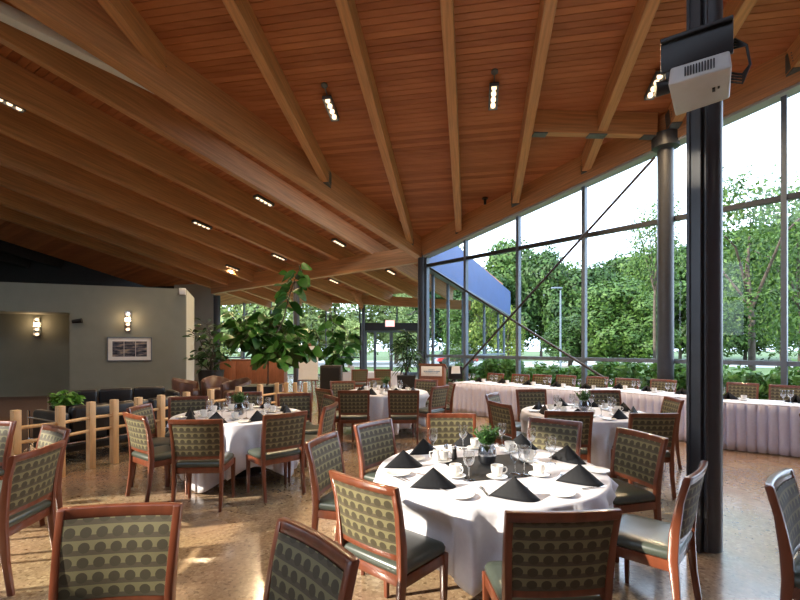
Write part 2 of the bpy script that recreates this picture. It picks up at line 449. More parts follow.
# wing: glazed side wall seen through the window wall -------------------
sd=(FARC-P1); sL=sd.length; sx=sd.normalized(); sn=Vector((sx.y,-sx.x,0))
def sidez(f): return EYE+2.84+(1.69-2.84)*f                 # underside of the blue fascia
pxm=[433,448,463,484,498,509]
fs=[]
for px in pxm:
    k=(px-400)/F; s_=(k*P1.y-P1.x)/(sx.x-k*sx.y); fs.append(max(.0,min(1,s_/sL)))
for i in range(5):
    wi+=1; r=struct('window_%d'%wi); f0,f1=fs[i],fs[i+1]
    a=P1+sd*f0; L=(f1-f0)*sL
    R=Matrix((sx,-sn,Vector((0,0,1)))).transposed().to_4x4(); R.translation=a; r.matrix_basis=R
    mb=MB(); mb.box((0,0,sidez(f0)/2),(.08,.1,sidez(f0))); 
    if i==4: mb.box((L,0,sidez(f1)/2),(.08,.1,sidez(f1)))
    mb.build('mullion',M['alu'],r)
    for zz in(1.2,.05): mb=MB(); mb.box((L/2,0,zz),(L-.08,.08,.08)); mb.build('transom',M['alu'],r)
    mb=MB(); mb.add([(.04,0,.1),(L-.04,0,.1),(L-.04,0,1.16),(.04,0,1.16)],[(0,1,2,3)]); mb.build('glass_pane',M['pane'],r,fix=False)
    mb=MB(); mb.add([(.04,0,1.24),(L-.04,0,1.24),(L-.04,0,sidez(f1)),(.04,0,sidez(f0))],[(0,1,2,3)]); mb.build('glass_pane',M['pane'],r,fix=False)
mb=MB(); a=P1+sn*.05; b=FARC+sn*.05+sx*.2; n2=sn*.25
za0,za1=sidez(0),sidez(1); zt0,zt1=EYE+4.45,EYE+2.95
mb.hexa([a+Vector((0,0,za0)),b+Vector((0,0,za1)),b+n2+Vector((0,0,za1)),a+n2+Vector((0,0,za0))],[a+Vector((0,0,zt0)),b+Vector((0,0,zt1)),b+n2+Vector((0,0,zt1)),a+n2+Vector((0,0,zt0))])
o=mb.build('trim_2',M['blue_metal']); o['kind']='structure'
mb=MB(); a=P1-sn*.02; b=FARC-sn*.02
mb.hexa([a+Vector((0,0,za0-.06)),b+Vector((0,0,za1-.06)),b+sn*.34+Vector((0,0,za1-.06)),a+sn*.34+Vector((0,0,za0-.06))],[a+Vector((0,0,za0)),b+Vector((0,0,za1)),b+sn*.34+Vector((0,0,za1)),a+sn*.34+Vector((0,0,za0))])
o=mb.build('trim_3',M['alu']); o['kind']='structure'

# far glazed wall and the doors ----------------------------------------
def farz(px):                                                # underside of its head plate
    return P(px,297+(px-218)/200*10.5,FAR).z
def FX(px): return (px-400)/F*FAR
fpx=[218,244,271,298,326,360]
for i in range(5):
    wi+=1; r=struct('window_%d'%wi); x0,x1=FX(fpx[i]),FX(fpx[i+1]); r.location=(x0,FAR,0); L=x1-x0
    zt=farz(fpx[i]); mb=MB(); mb.box((0,0,zt/2),(.08,.1,zt)); mb.build('mullion',M['alu'],r)
    for zz in(1.0,.05): mb=MB(); mb.box((L/2,0,zz),(L-.08,.08,.08)); mb.build('transom',M['alu'],r)
    mb=MB(); mb.add([(.04,0,.1),(L-.04,0,.1),(L-.04,0,farz(fpx[i+1])),(.04,0,zt)],[(0,1,2,3)]); mb.build('glass_pane',M['pane'],r,fix=False)
wi+=1; r=struct('window_%d'%wi); x0,x1=FX(360),FARC.x; r.location=(x0,FAR,0); L=x1-x0
mb=MB()
for xx in(.0,(FX(397)-x0),(FX(432)-x0),L*.75): mb.box((xx,0,(2.9+farz(400))/2),(.08,.1,farz(400)-2.9))
mb.build('mullion',M['alu'],r)
mb=MB(); mb.add([(.04,0,2.92),(L,0,2.92),(L,0,farz(430)),(.04,0,farz(360))],[(0,1,2,3)]); mb.build('glass_pane',M['pane'],r,fix=False)
mb=MB(); mb.add([(FX(424)-x0,0,.1),(L,0,.1),(L,0,2.8),(FX(424)-x0,0,2.8)],[(0,1,2,3)]); mb.build('glass_pane',M['pane'],r,fix=False)
# head plate
beam('head_plate_beam',Vector((FX(205),FAR-.1,farz(205))),Vector((FX(470),FAR-.1,farz(470))),.2,.5,'glulam plate beam along the top of the far glazing behind the plants','beam')
# door set: dark portal, glazed leaves
d=struct('door_1'); d.location=(FX(360),FAR-.06,0); DW=FX(422)-FX(360)
mb=MB(); mb.box((.16,0,1.42),(.32,.3,2.84)); mb.box((DW-.1,0,1.42),(.25,.3,2.84)); mb.box((DW/2,0,2.66),(DW,.3,.42)); mb.build('portal_frame',M['steel'],d)
xs=[.33,.80,1.70,2.60,DW-.22]
for i in range(4):
    a,b=xs[i],xs[i+1]; mb=MB(); w=.09 if i in(1,2) else .05
    mb.box((a+w/2,0,1.22),(w,.07,2.42)); mb.box((b-w/2,0,1.22),(w,.07,2.42)); mb.box(((a+b)/2,0,2.40),(b-a-2*w,.07,.09)); mb.box(((a+b)/2,0,.10),(b-a-2*w,.07,.2))
    lf=mb.build('door_leaf' if i in(1,2) else 'side_light',M['alu'],d)
    mb=MB(); mb.add([(a+w,0,.2),(b-w,0,.2),(b-w,0,2.36),(a+w,0,2.36)],[(0,1,2,3)]); mb.build('glass_pane',M['pane'],lf,fix=False)
    if i in(1,2):
        mb=MB(); hx=b-.05 if i==1 else a+.05
        mb.tube([(hx,-.04,.8),(hx,-.1,.85),(hx,-.1,1.35),(hx,-.04,1.4)],.016,8); mb.build('pull_handle',M['chrome'],lf,smooth=60)
# exit sign
e=thing('exit_sign','red lit exit sign above the glass doors','sign',P(390,327,FAR-.28))
mb=MB(); mb.box((0,0,.19),(.52,.07,.36)); mb.build('case',M['white'],e)
mb=MB(); mb.box((0,-.04,.19),(.47,.01,.31)); mb.build('face',M['exit_red'],e)
def letters(mb, s, w, h, x0, z0, y, t):
    segs={'E':[(0,0,0,1),(0,1,1,1),(0,.5,.8,.5),(0,0,1,0)],'X':[(0,0,1,1),(0,1,1,0)],'I':[(.5,0,.5,1)],'T':[(0,1,1,1),(.5,0,.5,1)]}
    for i,ch in enumerate(s):
        for (a,b,c,d_) in segs[ch]:
            p=Vector((x0+i*w*1.4+a*w,y,z0+b*h)); q=Vector((x0+i*w*1.4+c*w,y,z0+d_*h))
            mb.tube([p,q],t,4)
mb=MB(); letters(mb,'EXIT',.065,.16,-.165,.11,-.05,.012); mb.build('lettering',M['exit_white'],e)
# far mid post with raking strut
pst=thing('far_post','slim steel post with raking timber strut at the far glazing','post',(FX(364),FAR-.45,0))
mb=MB(); mb.cyl((0,0,0),(0,0,EYE+2.2),.09); mb.build('shaft',M['steel'],pst,smooth=50)
mb=MB(); a=Vector((0,0,EYE+2.0)); b=Vector((-.55,-.6,EYE+2.95)); mb.sweep([[p+Vector((sx_*.09,0,sz_*.11)) for sx_,sz_ in((-1,-1),(1,-1),(1,1),(-1,1))] for p in(a,b)]); mb.build('strut',M['beam'],pst)

# posts ---------------------------------------------------------------
def post(px, Y, top, r, label, name='steel_post'):
    x=(px-400)/F*Y; o=thing(name,label,'post',(x,Y,0),0)
    mb=MB(); mb.cyl((0,0,0),(0,0,top),r,n=24); mb.build('shaft',M['steel'],o,smooth=50)
    mb=MB(); mb.lathe([(r+.05,0),(r+.05,.02),(r+.01,.025)],24); mb.build('base_plate',M['steel'],o)
    return o
post(421.5,16.0,EYE+3.6,.13,'dark steel post at the corner where the girder lands, behind the lectern')
post(296.5,Hy(-4.3)-.02,EYE+2.7,.13,'dark steel post rising behind the tall fiddle-leaf fig')
post(217,Hy(-8.3),EYE+2.3,.15,'dark steel post at the far end of the green wall')
o=post(665.5,10.05,EYE+4.70,.165,'blue-grey round steel column standing at the window wall right of centre')
mb=MB(); mb.lathe([(.0,EYE+4.3),(.28,EYE+4.42),(.28,EYE+4.72),(0,EYE+4.72)],20); mb.build('column_head',M['steel'],o,smooth=30)
# near column
NC=thing('steel_column','large dark steel column in the right foreground with a cable channel','column',(2.46,3.63,0))
ctop=zA(2.46,3.63)+.42
mb=MB(); mb.cyl((0,0,0),(0,0,ctop),.118,n=40); mb.build('shaft',M['steel'],NC,smooth=50)
mb=MB(); ang=math.atan2(-3.63,-2.46)-.42; ca_,sa_=math.cos(ang),math.sin(ang)
Mx=Matrix.Rotation(ang,4,'Z')
mb.box((.125,-.01,ctop/2),(.05,.10,ctop),Mx); mb.box((.155,.03,ctop/2),(.02,.022,ctop),Mx); mb.box((.155,-.05,ctop/2),(.02,.022,ctop),Mx); mb.build('cable_channel',M['steel'],NC)
mb=MB(); mb.cyl((.0,-.135,0.02),(.0,-.135,ctop-.02),.014,n=10); mb.build('conduit',M['steel'],NC,M=Matrix.Rotation(-.55,4,'Z'),smooth=50)
# short tie beam
a=P(533,134,10.05); b=P(655,137,10.05)
o,R,L=beam('tie_beam',a,b,.2,.5,'short level glulam beam tying two roof beams to the column head','beam')
mb=MB(); mb.box((.15,0,-.01),(.3,.21,.025)); mb.box((L-.15,0,-.01),(.3,.21,.025)); mb.box((L*.52,0,-.01),(.4,.21,.025)); mb.build('bracket',M['bracket'],o)
# tie rods crossing in front of the window wall
def rodpt(px,py,off=.28):
    t=Wt(px); 
    for _ in range(3):
        p=W(t)-Wn*off; t+= (Wt(px)-Wt(400+F*p.x/p.y))
    p=W(t)-Wn*off; return P(px,py,p.y)
for (a,b,lab) in(((655,157),(452,381),'dark tie rod climbing from lower left to the column head across the windows'),((430,268),(612,383),'dark tie rod falling to the right across the windows behind the long tables')):
    mb=MB(); p,q=rodpt(*a),rodpt(*b); mb.cyl(p,q,.032,n=10); o=mb.build('tie_rod',M['rod'],smooth=60); tag(o,lab,'tie rod','tie rods bracing the window wall')

# left side: sage wall with recess ---------------------------------------
ZW=EYE+1.9
gl=P(-40,346,13.0); gr=P(186,346,15.0); gx=(Vector((gr.x,gr.y,0))-Vector((gl.x,gl.y,0))); gLn=gx.length; gx.normalize(); gn=Vector((gx.y,-gx.x,0))
def gpt(px):                                                  # distance along the wall seen in column px
    k=(px-400)/F; return (k*gl.y-gl.x)/(gx.x-k*gx.y)
w=struct('wall_left'); R=Matrix((gx,-gn,Vector((0,0,1)))).transposed().to_4x4(); R.translation=Vector((gl.x,gl.y,0)); w.matrix_basis=R
s69=gpt(69.5)
zr=P(40,312,13.6).z
mb=MB(); mb.box(((s69+gLn)/2,.1,ZW/2),(gLn-s69,.2,ZW)); mb.box((s69/2,.1,(zr+ZW)/2),(s69,.2,ZW-zr)); mb.build('wall_face',M['green_wall'],w)
mb=MB(); mb.box((s69+.05,.75,zr/2),(.1,1.1,zr)); mb.box((s69/2-1,1.3,ZW/2),(s69+2.2,.1,ZW)); mb.box((s69/2-1,.75,zr+.05),(s69+2,1.1,.1)); mb.build('recess',M['green_wall'],w)
mb=MB(); mb.box((gLn-.06,1.6,ZW/2),(.12,2.8,ZW)); mb.build('return',M['beige_wall'],w)
mb=MB(); mb.box((s69/2+gLn/2,-.008,.05),(gLn-s69,.016,.1)); mb.build('baseboard',M['dark'],w)
# pale wall beyond the end of the green wall, black parts for the shaded void above it
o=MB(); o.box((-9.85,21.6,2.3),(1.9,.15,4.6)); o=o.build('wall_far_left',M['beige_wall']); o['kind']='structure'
o=MB(); o.box((-17.5,21.8,4.5),(14,.2,9)); o=o.build('wall_void_shade',M['dark']); o['kind']='structure'  # black sheet standing in for the void's shade
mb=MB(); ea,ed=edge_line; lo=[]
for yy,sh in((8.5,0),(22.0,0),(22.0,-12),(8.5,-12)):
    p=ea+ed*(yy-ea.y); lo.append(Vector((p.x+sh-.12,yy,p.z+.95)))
mb.hexa(lo,[p+Vector((0,0,.15)) for p in lo]); o=mb.build('ceiling_void',M['dark']); o['kind']='structure'  # unlit roof, its shade put into the black colour
for k in range(4):  # beams coloured black for the lack of light in the void
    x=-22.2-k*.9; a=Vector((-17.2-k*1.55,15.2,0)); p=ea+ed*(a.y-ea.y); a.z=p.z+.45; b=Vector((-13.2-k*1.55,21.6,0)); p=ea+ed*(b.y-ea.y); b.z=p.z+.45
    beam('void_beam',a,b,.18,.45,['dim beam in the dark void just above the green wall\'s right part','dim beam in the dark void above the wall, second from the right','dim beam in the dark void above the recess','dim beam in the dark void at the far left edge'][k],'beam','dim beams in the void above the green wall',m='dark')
o=MB(); o.box((-24.5,12.5,4),(.2,19,8)); o.box((-17.0,3.3,4),(15,.2,8)); o=o.build('added_wall_lounge',M['green_wall']); o['kind']='structure'  # unseen walls added to keep light out of the lounge
o=MB(); o.box((-17.0,6.0,8.9),(14.6,5.6,.2)); o=o.build('added_ceiling_lounge',M['dark']); o['kind']='structure'  # unseen lid added to stop sun reaching the lounge

# wall-hung things
def onwall(px,py,off=.0):
    s=gpt(px); p=Vector((gl.x,gl.y,0))+gx*s+gn*off; return P(px,py,p.y)
wallrot=math.atan2(gx.y,gx.x)
def sconce(p,label):
    r=thing('wall_sconce',label,'wall lamp',p,wallrot,'wall sconces of four bulbs')
    mb=MB(); mb.box((0,-.02,0),(.16,.04,.66)); mb.build('back_plate',M['chrome'],r,bevel=.006)
    for k in range(4):
        mb=MB(); z=-.24+k*.16; mb.lathe([(0,-.05),(.045,-.03),(.06,0),(.045,.03),(0,.05)],14); mb.build('bulb',M['bulb'],r,loc=(0,-.085,z),smooth=60)
        
    for sx_ in(-1,1):
        mb=MB(); mb.box((sx_*.075,-.09,0),(.012,.1,.62)); mb.build('side_glass',M['glassware'],r,fix=False)
    l=bpy.data.lights.new('sconce light','POINT'); l.energy=4; l.color=(1,.66,.36); l.shadow_soft_size=.1; lo=bpy.data.objects.new('sconce_light',l); C.objects.link(lo); lo.parent=r; lo.location=(0,-.22,.1)
sconce(onwall(128.5,322,.0),'wall sconce of four glowing bulbs above the framed picture')
p=onwall(38,328,0); bw=Vector((gl.x,gl.y,0))-gn*1.25; 
k=(38-400)/F; s_=(k*bw.y-bw.x)/(gx.x-k*gx.y); p=P(38,327,(bw+gx*s_).y); sconce(p,'wall sconce of four glowing bulbs inside the dark recess')
pc=thing('framed_picture','framed landscape photograph in a white mount on the sage green wall','picture',onwall(130,349,.0),wallrot)
pw=39/F*14.2; ph=23.5/F*14.2
mb=MB()
for sx_ in(-1,1): mb.box((sx_*(pw/2),-.02,0),(.03,.04,ph+.03))
for sz_ in(-1,1): mb.box((0,-.02,sz_*ph/2),(pw+.03,.04,.03))
mb.build('frame',M['alu'],pc)
mb=MB(); mb.box((0,-.012,0),(pw,.012,ph)); mb.build('mount',M['paper'],pc)
def photo_mat():
    m,nt,b=nodes('landscape print'); L=nt.links.new; tc=N(nt,'ShaderNodeTexCoord'); mp=N(nt,'ShaderNodeMapping'); mp.inputs['Scale'].default_value=(2,1,9); L(tc.outputs['Object'],mp.inputs['Vector'])
    no=N(nt,'ShaderNodeTexNoise',Scale=1.6,Detail=4.0); L(mp.outputs['Vector'],no.inputs['Vector']); r=N(nt,'ShaderNodeValToRGB'); L(no.outputs['Fac'],r.inputs['Fac'])
    e=r.color_ramp.elements; e[0].position=.35; e[0].color=(.015,.02,.03,1); e[1].position=.7; e[1].color=(.45,.38,.30,1); x=e.new(.5); x.color=(.10,.11,.15,1); L(r.outputs['Color'],b.inputs['Base Color']); b.inputs['Roughness'].default_value=.15; return m
pm=photo_mat()
for k in range(3):
    mb=MB(); mb.box(((k-1)*pw*.265,-.021,0),(pw*.255,.006,ph*.66)); mb.build('print',pm,pc)
sp=thing('security_camera','small dark spot lamp on the green wall beside the recess','lamp',onwall(79,322,0),wallrot)
mb=MB(); mb.cyl((0,0,0),(0,-.12,0),.03); mb.build('arm',M['black'],sp); mb=MB(); mb.cyl((-.13,-.14,.0),(.12,-.16,.04),.055,.075); mb.build('head',M['black'],sp,smooth=50)
mb=MB(); mb.box((0,-.03,0),(.2,.06,.22)); o=mb.build('wall_speaker',M['white'],bevel=.01,loc=onwall(182.5,291.5)); o.rotation_euler=(0,0,wallrot); tag(o,'small white box at the top right corner of the green wall','speaker')
o=MB()

# ceiling spotlights --------------------------------------------------
def fixture(p, d, label, canopy=True, light=0):
    d=d.normalized(); y=Vector((0,0,1)).cross(d).normalized(); z=d.cross(y)
    if z.z<0: z=-z; y=-y
    R=Matrix((d,y,z)).transposed().to_4x4(); R.translation=p
    r=thing('ceiling_spotlight',label,'spotlight',(0,0,0),0,'four-lamp ceiling spotlights'); r.matrix_basis=R
    mb=MB()
    for s_ in(-1,1): mb.box((0,s_*.085,.0),(.66,.02,.07))
    for s_ in(-1,1): mb.box((s_*.325,0,0),(.02,.17,.07))
    mb.build('housing',M['alu'],r); mb=MB(); mb.box((0,0,.045),(.66,.19,.02)); mb.build('back_plate',M['black'],r)
    for k in range(4):
        mb=MB(); mb.lathe([(.0,-.035),(.042,-.035),(.05,-.02),(.05,.03)],16); mb.build('lamp',M['bulb'],r,loc=(-.24+.16*k,0,.0),smooth=50)
    if canopy:
        mb=MB(); mb.cyl((.5,0,.16),(.5,0,.13),.07,n=18); mb.cyl((.5,0,.14),(.2,0,.05),.012,n=8); mb.build('canopy',M['bracket'],r,smooth=50)
    if light:
        l=bpy.data.lights.new('spotlight','SPOT'); l.energy=light; l.color=(1,.72,.42); l.spot_size=math.radians(150); l.spot_blend=.7; l.shadow_soft_size=.12
        lo=bpy.data.objects.new('spot_lamp_light',l); C.objects.link(lo); lo.parent=r; lo.location=(0,0,-.1)
for (px,py,lab) in((331,109,'four-lamp spotlight on the plank ceiling between the two left high beams'),(493.5,97,'four-lamp spotlight on the plank ceiling right of the straight overhead beam'),(655,86,'four-lamp spotlight on the plank ceiling beside the projector')):
    fixture(onA(px,py,.30),-dAh,lab,True,SPOT_A if 'SPOT_A' in globals() else 260)
def onB(px,py,dz=.1):
    kx=(px-400)/F; kz=(HY-py)/F; Y=12.
    for _ in range(40):
        Y=.5*Y+.5*((zlow(kx*Y,Y)-.70+dz-EYE)/kz)
    return P(px,py,Y)
for (px,py,lab) in((5,101,'four-lamp spotlight between low-roof beams at the left edge of the view'),(264,201,'four-lamp spotlight between the two low-roof beams nearest the girder'),(339,243,'four-lamp spotlight low beside the header beam near the girder\'s end'),(202,225,'four-lamp spotlight between low-roof beams above the end of the green wall'),(279,257,'four-lamp spotlight above the top of the fiddle-leaf fig'),(232,268,'four-lamp spotlight left of the fiddle-leaf fig at the header beam')):
    fixture(onB(px,py),dC,lab,False,110)
for (px,py,Y) in((334,281,21.0),(391,272,20.5)):
    z=zlow((px-400)/F*Y,Y)-.70
    fixture(P(px,py,Y),dC,'four-lamp spotlight beyond the header beam, '+('left' if px<350 else 'right')+' one of the two above the doors',False,0)
# sprinkler/sensor
p=onA(485,199,.40); r=thing('sprinkler','small dark sensor hanging from the planks above the window corner','sensor',p)
mb=MB(); mb.cyl((0,0,0),(0,0,-.16),.04,n=12); mb.build('head',M['black'],r); mb=MB(); mb.cyl((0,0,.03),(0,0,0),.09,n=14); mb.build('plate',M['black'],r)

# ------------------------------------------------------------------ chairs
def make_chair():
    r=thing('dining_chair','x','chair')
    # side profile of the rear post (y,z)
    prof=[(-.250,0),(-.218,.22),(-.200,.44),(-.207,.58),(-.235,.76),(-.272,.905)]
    def py(z):
        for (a,b),(c,d_) in zip(prof,prof[1:]):
            if b<=z<=d_: return a+(c-a)*(z-b)/(d_-b)
        return prof[-1][0]
    for s in(-1,1):
        secs=[]
        for (y,z) in prof:
            wx=.017 if z>.1 else .014; wy=.026 if .3<z<.6 else .019
            x=s*(.226 if z<.45 else .226+.014*(z-.45)/.45)
            secs.append([(x-wx,y-wy,z),(x+wx,y-wy,z),(x+wx,y+wy,z),(x-wx,y+wy,z)])
        MB().sweep(secs).build('rear_leg',M['frame_wood'],r,bevel=.005)
        secs=[]
        for z,w in((0,.013),(.2,.017),(.425,.021)):
            x=s*.226; y=.168
            secs.append([(x-w,y-w,z),(x+w,y-w,z),(x+w,y+w,z),(x-w,y+w,z)])
        MB().sweep(secs).build('front_leg',M['frame_wood'],r,bevel=.005)
    def bowed(z0,z1,th,ext,bow,n=8,off=0):
        secs=[]
        for i in range(n+1):
            u=-1+2*i/n; x=u*ext; b=-bow*(1-u*u)
            secs.append([(x,py(z0)+b-th/2+off,z0),(x,py(z0)+b+th/2+off,z0),(x,py(z1)+b+th/2+off,z1),(x,py(z1)+b-th/2+off,z1)])
        return MB().sweep(secs)
    bowed(.862,.91,.036,.256,.022).build('top_rail',M['frame_wood'],r,bevel=.007)
    bowed(.505,.545,.028,.214,.016).build('lower_rail',M['frame_wood'],r,bevel=.005)
    # upholstered back
    secs=[];n=10;m_=6
    mb=MB()
    for side in(-1,1):
        vs=[];fs_=[]
        for i in range(n+1):
            u=-1+2*i/n
            for j in range(m_+1):
                z=.54+(.866-.54)*j/m_; w=.213+.010*j/m_
                b=-.018*(1-u*u); puff=.017+.010*(1-u**4)*(1-(2*j/m_-1)**4)
                vs.append((u*w,py(z)+b+side*puff,z))
        for i in range(n):
            for j in range(m_):
                a=i*(m_+1)+j; q=(a,a+1,a+m_+2,a+m_+1); fs_.append(q if side>0 else q[::-1])
        mb.add(vs,fs_)
    mb.build('back_panel',M['fabric'],r,smooth=70)
    # seat frame and cushion
    mb=MB(); mb.box((0,.170,.395),(.42,.024,.06)); mb.box((0,-.196,.395),(.42,.024,.06))
    for s in(-1,1): mb.box((s*.228,-.013,.395),(.024,.36,.06))
    mb.build('seat_frame',M['frame_wood'],r,bevel=.004)
    mb=MB(); nx=8
    def ring(z,ins):
        pts=[]; hx,y0,y1=.236-ins,-.195+ins-.02,.192-ins; rr=.045
        for cx,cy,a0 in((hx-rr,y1-rr,0),(-hx+rr,y1-rr,90),(-hx+rr,y0+rr,180),(hx-rr,y0+rr,270)):
            for k in range(5):
                a=math.radians(a0+k*22.5); pts.append((cx+rr*math.cos(a),cy+rr*math.sin(a),z))
        return pts
    mb.sweep([ring(.424,.012),ring(.432,0),ring(.455,-.004),ring(.474,.004),ring(.486,.03),ring(.492,.09)])
    mb.build('seat',M['vinyl'],r,smooth=50)
    return r
CH=Kind(make_chair()); SEATS=[]
def chair(p1,p2,facing,label,group,length=None):
    """p1,p2: pixels of the two ends of the top rail (row of its upper edge); facing: rough direction; the rail decides the angle unless length given"""
    a,b=G(*p1,.91),G(*p2,.91); c=(a+b)/2; d=(b-a); d.z=0
    fx,fy=facing
    if length is None and d.length>.30:
        n=Vector((-d.y,d.x,0)).normalized()
        if n.x*fx+n.y*fy<0: n=-n
        f_=n
    else: f_=Vector((fx,fy,0)).normalized()
    o=Vector((c.x,c.y,0))+f_*.272
    rz=math.atan2(f_.y,f_.x)-PI/2
    SEATS.append((o.x,o.y,rz)); return CH.put((o.x,o.y,0),rz,label,group)
g1='chairs around the nearest round table'; g2='chairs around the round table by the rail fence'; g3='chairs around the far round table'; g4='chairs around the round table before the skirted tables'; g5='chairs behind the long skirted tables'; g6='chairs facing away to tables outside the view'
chair((333,470),(394,487),(.7,.7),'sunlit patterned dining chair at front left of the nearest round table',g1)
chair((355,425),(390,418),(.8,-.6),'patterned dining chair at back left of the nearest round table, turned to its black napkin',g1)
chair((313,440),(330,433),(.95,-.3),'dining chair seen nearly edge-on left of the nearest round table, behind the sunlit chair',g1)
chair((507,511),(619,508.5),(0,1),'large dark dining chair in front of the nearest round table, back to the viewer',g1)
chair((427.5,413.5),(475,413.5),(.08,-1),'dining chair facing the viewer behind the nearest round table, left of its greenery',g1)
chair((529,417),(582,422),(-.6,-.8),'dining chair at back right of the nearest round table, overlapping a darker chair back',g1)
chair((619,427),(666,438),(-.9,-.3),'dining chair right of the nearest round table, beside the column\'s left side',g1)
chair((687,478),(705,460),(-.75,.65),'dining chair seen side-on right of the nearest round table, in front of the column foot',g1)
chair((544,410.5),(594,411.5),(.2,.98),'dark dining chair pulled to the front of the second right-hand round table',g4)
chair((488,400),(511,405),(.95,.3),'orange-lit dining chair left of the second right-hand round table',g4)
chair((486,395),(498,392),(.85,-.5),'dining chair with white-lit top rail behind the orange-lit chair',g4)
chair((516.5,389.3),(545,389),(.1,-1),'dining chair at back left of the second right-hand round table, before the long skirt',g4)
chair((588,390),(620.5,390),(-.3,-.95),'dining chair at the back of the second right-hand round table, before the skirt joint',g4)
chair((662,395),(687,401),(-1,-.15),'dining chair right of the second right-hand round table, touching the column\'s outline',g4)
chair((631.5,413),(676.5,413),(-.1,1),'grey-lit dining chair at front right of the second right-hand round table, back to viewer',g4)
chair((172,419.5),(219,419),(0,1),'dining chair at front left of the fence-side round table, squarely back to viewer',g2)
chair((265,415),(306,410.5),(-.65,.75),'dining chair at front right of the fence-side round table, back to viewer',g2)
chair((323,407.5),(338,401),(-.97,.2),'dining chair right of the fence-side round table, edge turned to the viewer',g2)
chair((325,394),(337,398),(-.87,-.49),'orange-topped dining chair at back right of the fence-side round table',g2,1)
chair((282,393.5),(307,392.7),(-.25,-1),'dining chair behind the fence-side round table, right of its greenery',g2)
chair((228.5,392.5),(260.5,391.5),(0,-1),'dining chair behind the fence-side round table, straight behind its greenery',g2)
chair((173.5,397),(203.5,396),(.2,-1),'dining chair at back left of the fence-side round table, facing the viewer',g2)
chair((125,412),(144,416),(.6,.8),'dining chair left of the fence-side round table, the nearer of the overlapping pair',g2)
chair((129,408),(149,403),(1,.1),'dining chair left of the fence-side round table, the farther of the overlapping pair',g2)
chair((340.5,390.3),(367,390.2),(.25,.97),'dining chair at front left of the far round table, back to viewer',g3)
chair((390,390.2),(417,390.3),(-.15,.98),'dining chair at front right of the far round table, back to viewer',g3)
chair((314,389.5),(332,388),(.7,.6),'dining chair left of the far round table, by the bright strip of floor',g3,1)
chair((333,381.2),(352,380.8),(.5,-.85),'dining chair at back left of the far round table, facing the viewer',g3)
chair((370,378.3),(388,378),(0,-1),'dining chair at the back of the far round table, facing the viewer',g3)
chair((417,379.2),(436,379.8),(-.6,-.8),'dining chair at back right of the far round table, before the lectern',g3)
chair((432,387),(449,385),(-.75,.65),'dining chair right of the far round table, nearer of two by the lectern',g3)
chair((449,383),(455,383),(-1,-.1),'dining chair half hidden between the far round table and the long skirt',g3,1)
chair((352,369.4),(367.5,369.2),(0,1),'small distant dining chair before the far white table, left of the pair',g3)
chair((375,369.2),(390,369.2),(0,1),'small distant dining chair before the far white table, right of the pair',g3)
chair((61.6,508),(179.7,503),(0,-1),'large dark dining chair at lower left, its back cropped by the bottom edge',g6)
chair((281,517),(356,560),(-.7,-.7),'tilted dark dining chair at bottom centre left, cropped by the bottom edge',g6)
chair((16,455),(60,441),(-1,-.1),'dining chair at the left edge facing out of the view',g6)
chair((46.5,424.5),(66,429),(-.54,-.84),'dining chair with white-lit top rail just behind the left edge chair',g6)
chair((-30,421),(7,421),(0,-1),'dining chair cut off by the left edge, only its white-lit corner showing',g6)
chair((767,487),(790,467),(.75,-.66),'dining chair at lower right corner seen edge-on, turned away to the right',g6)
chair((793,416),(822,408),(.5,-.85),'dining chair cut off by the right edge before the long skirt',g6)

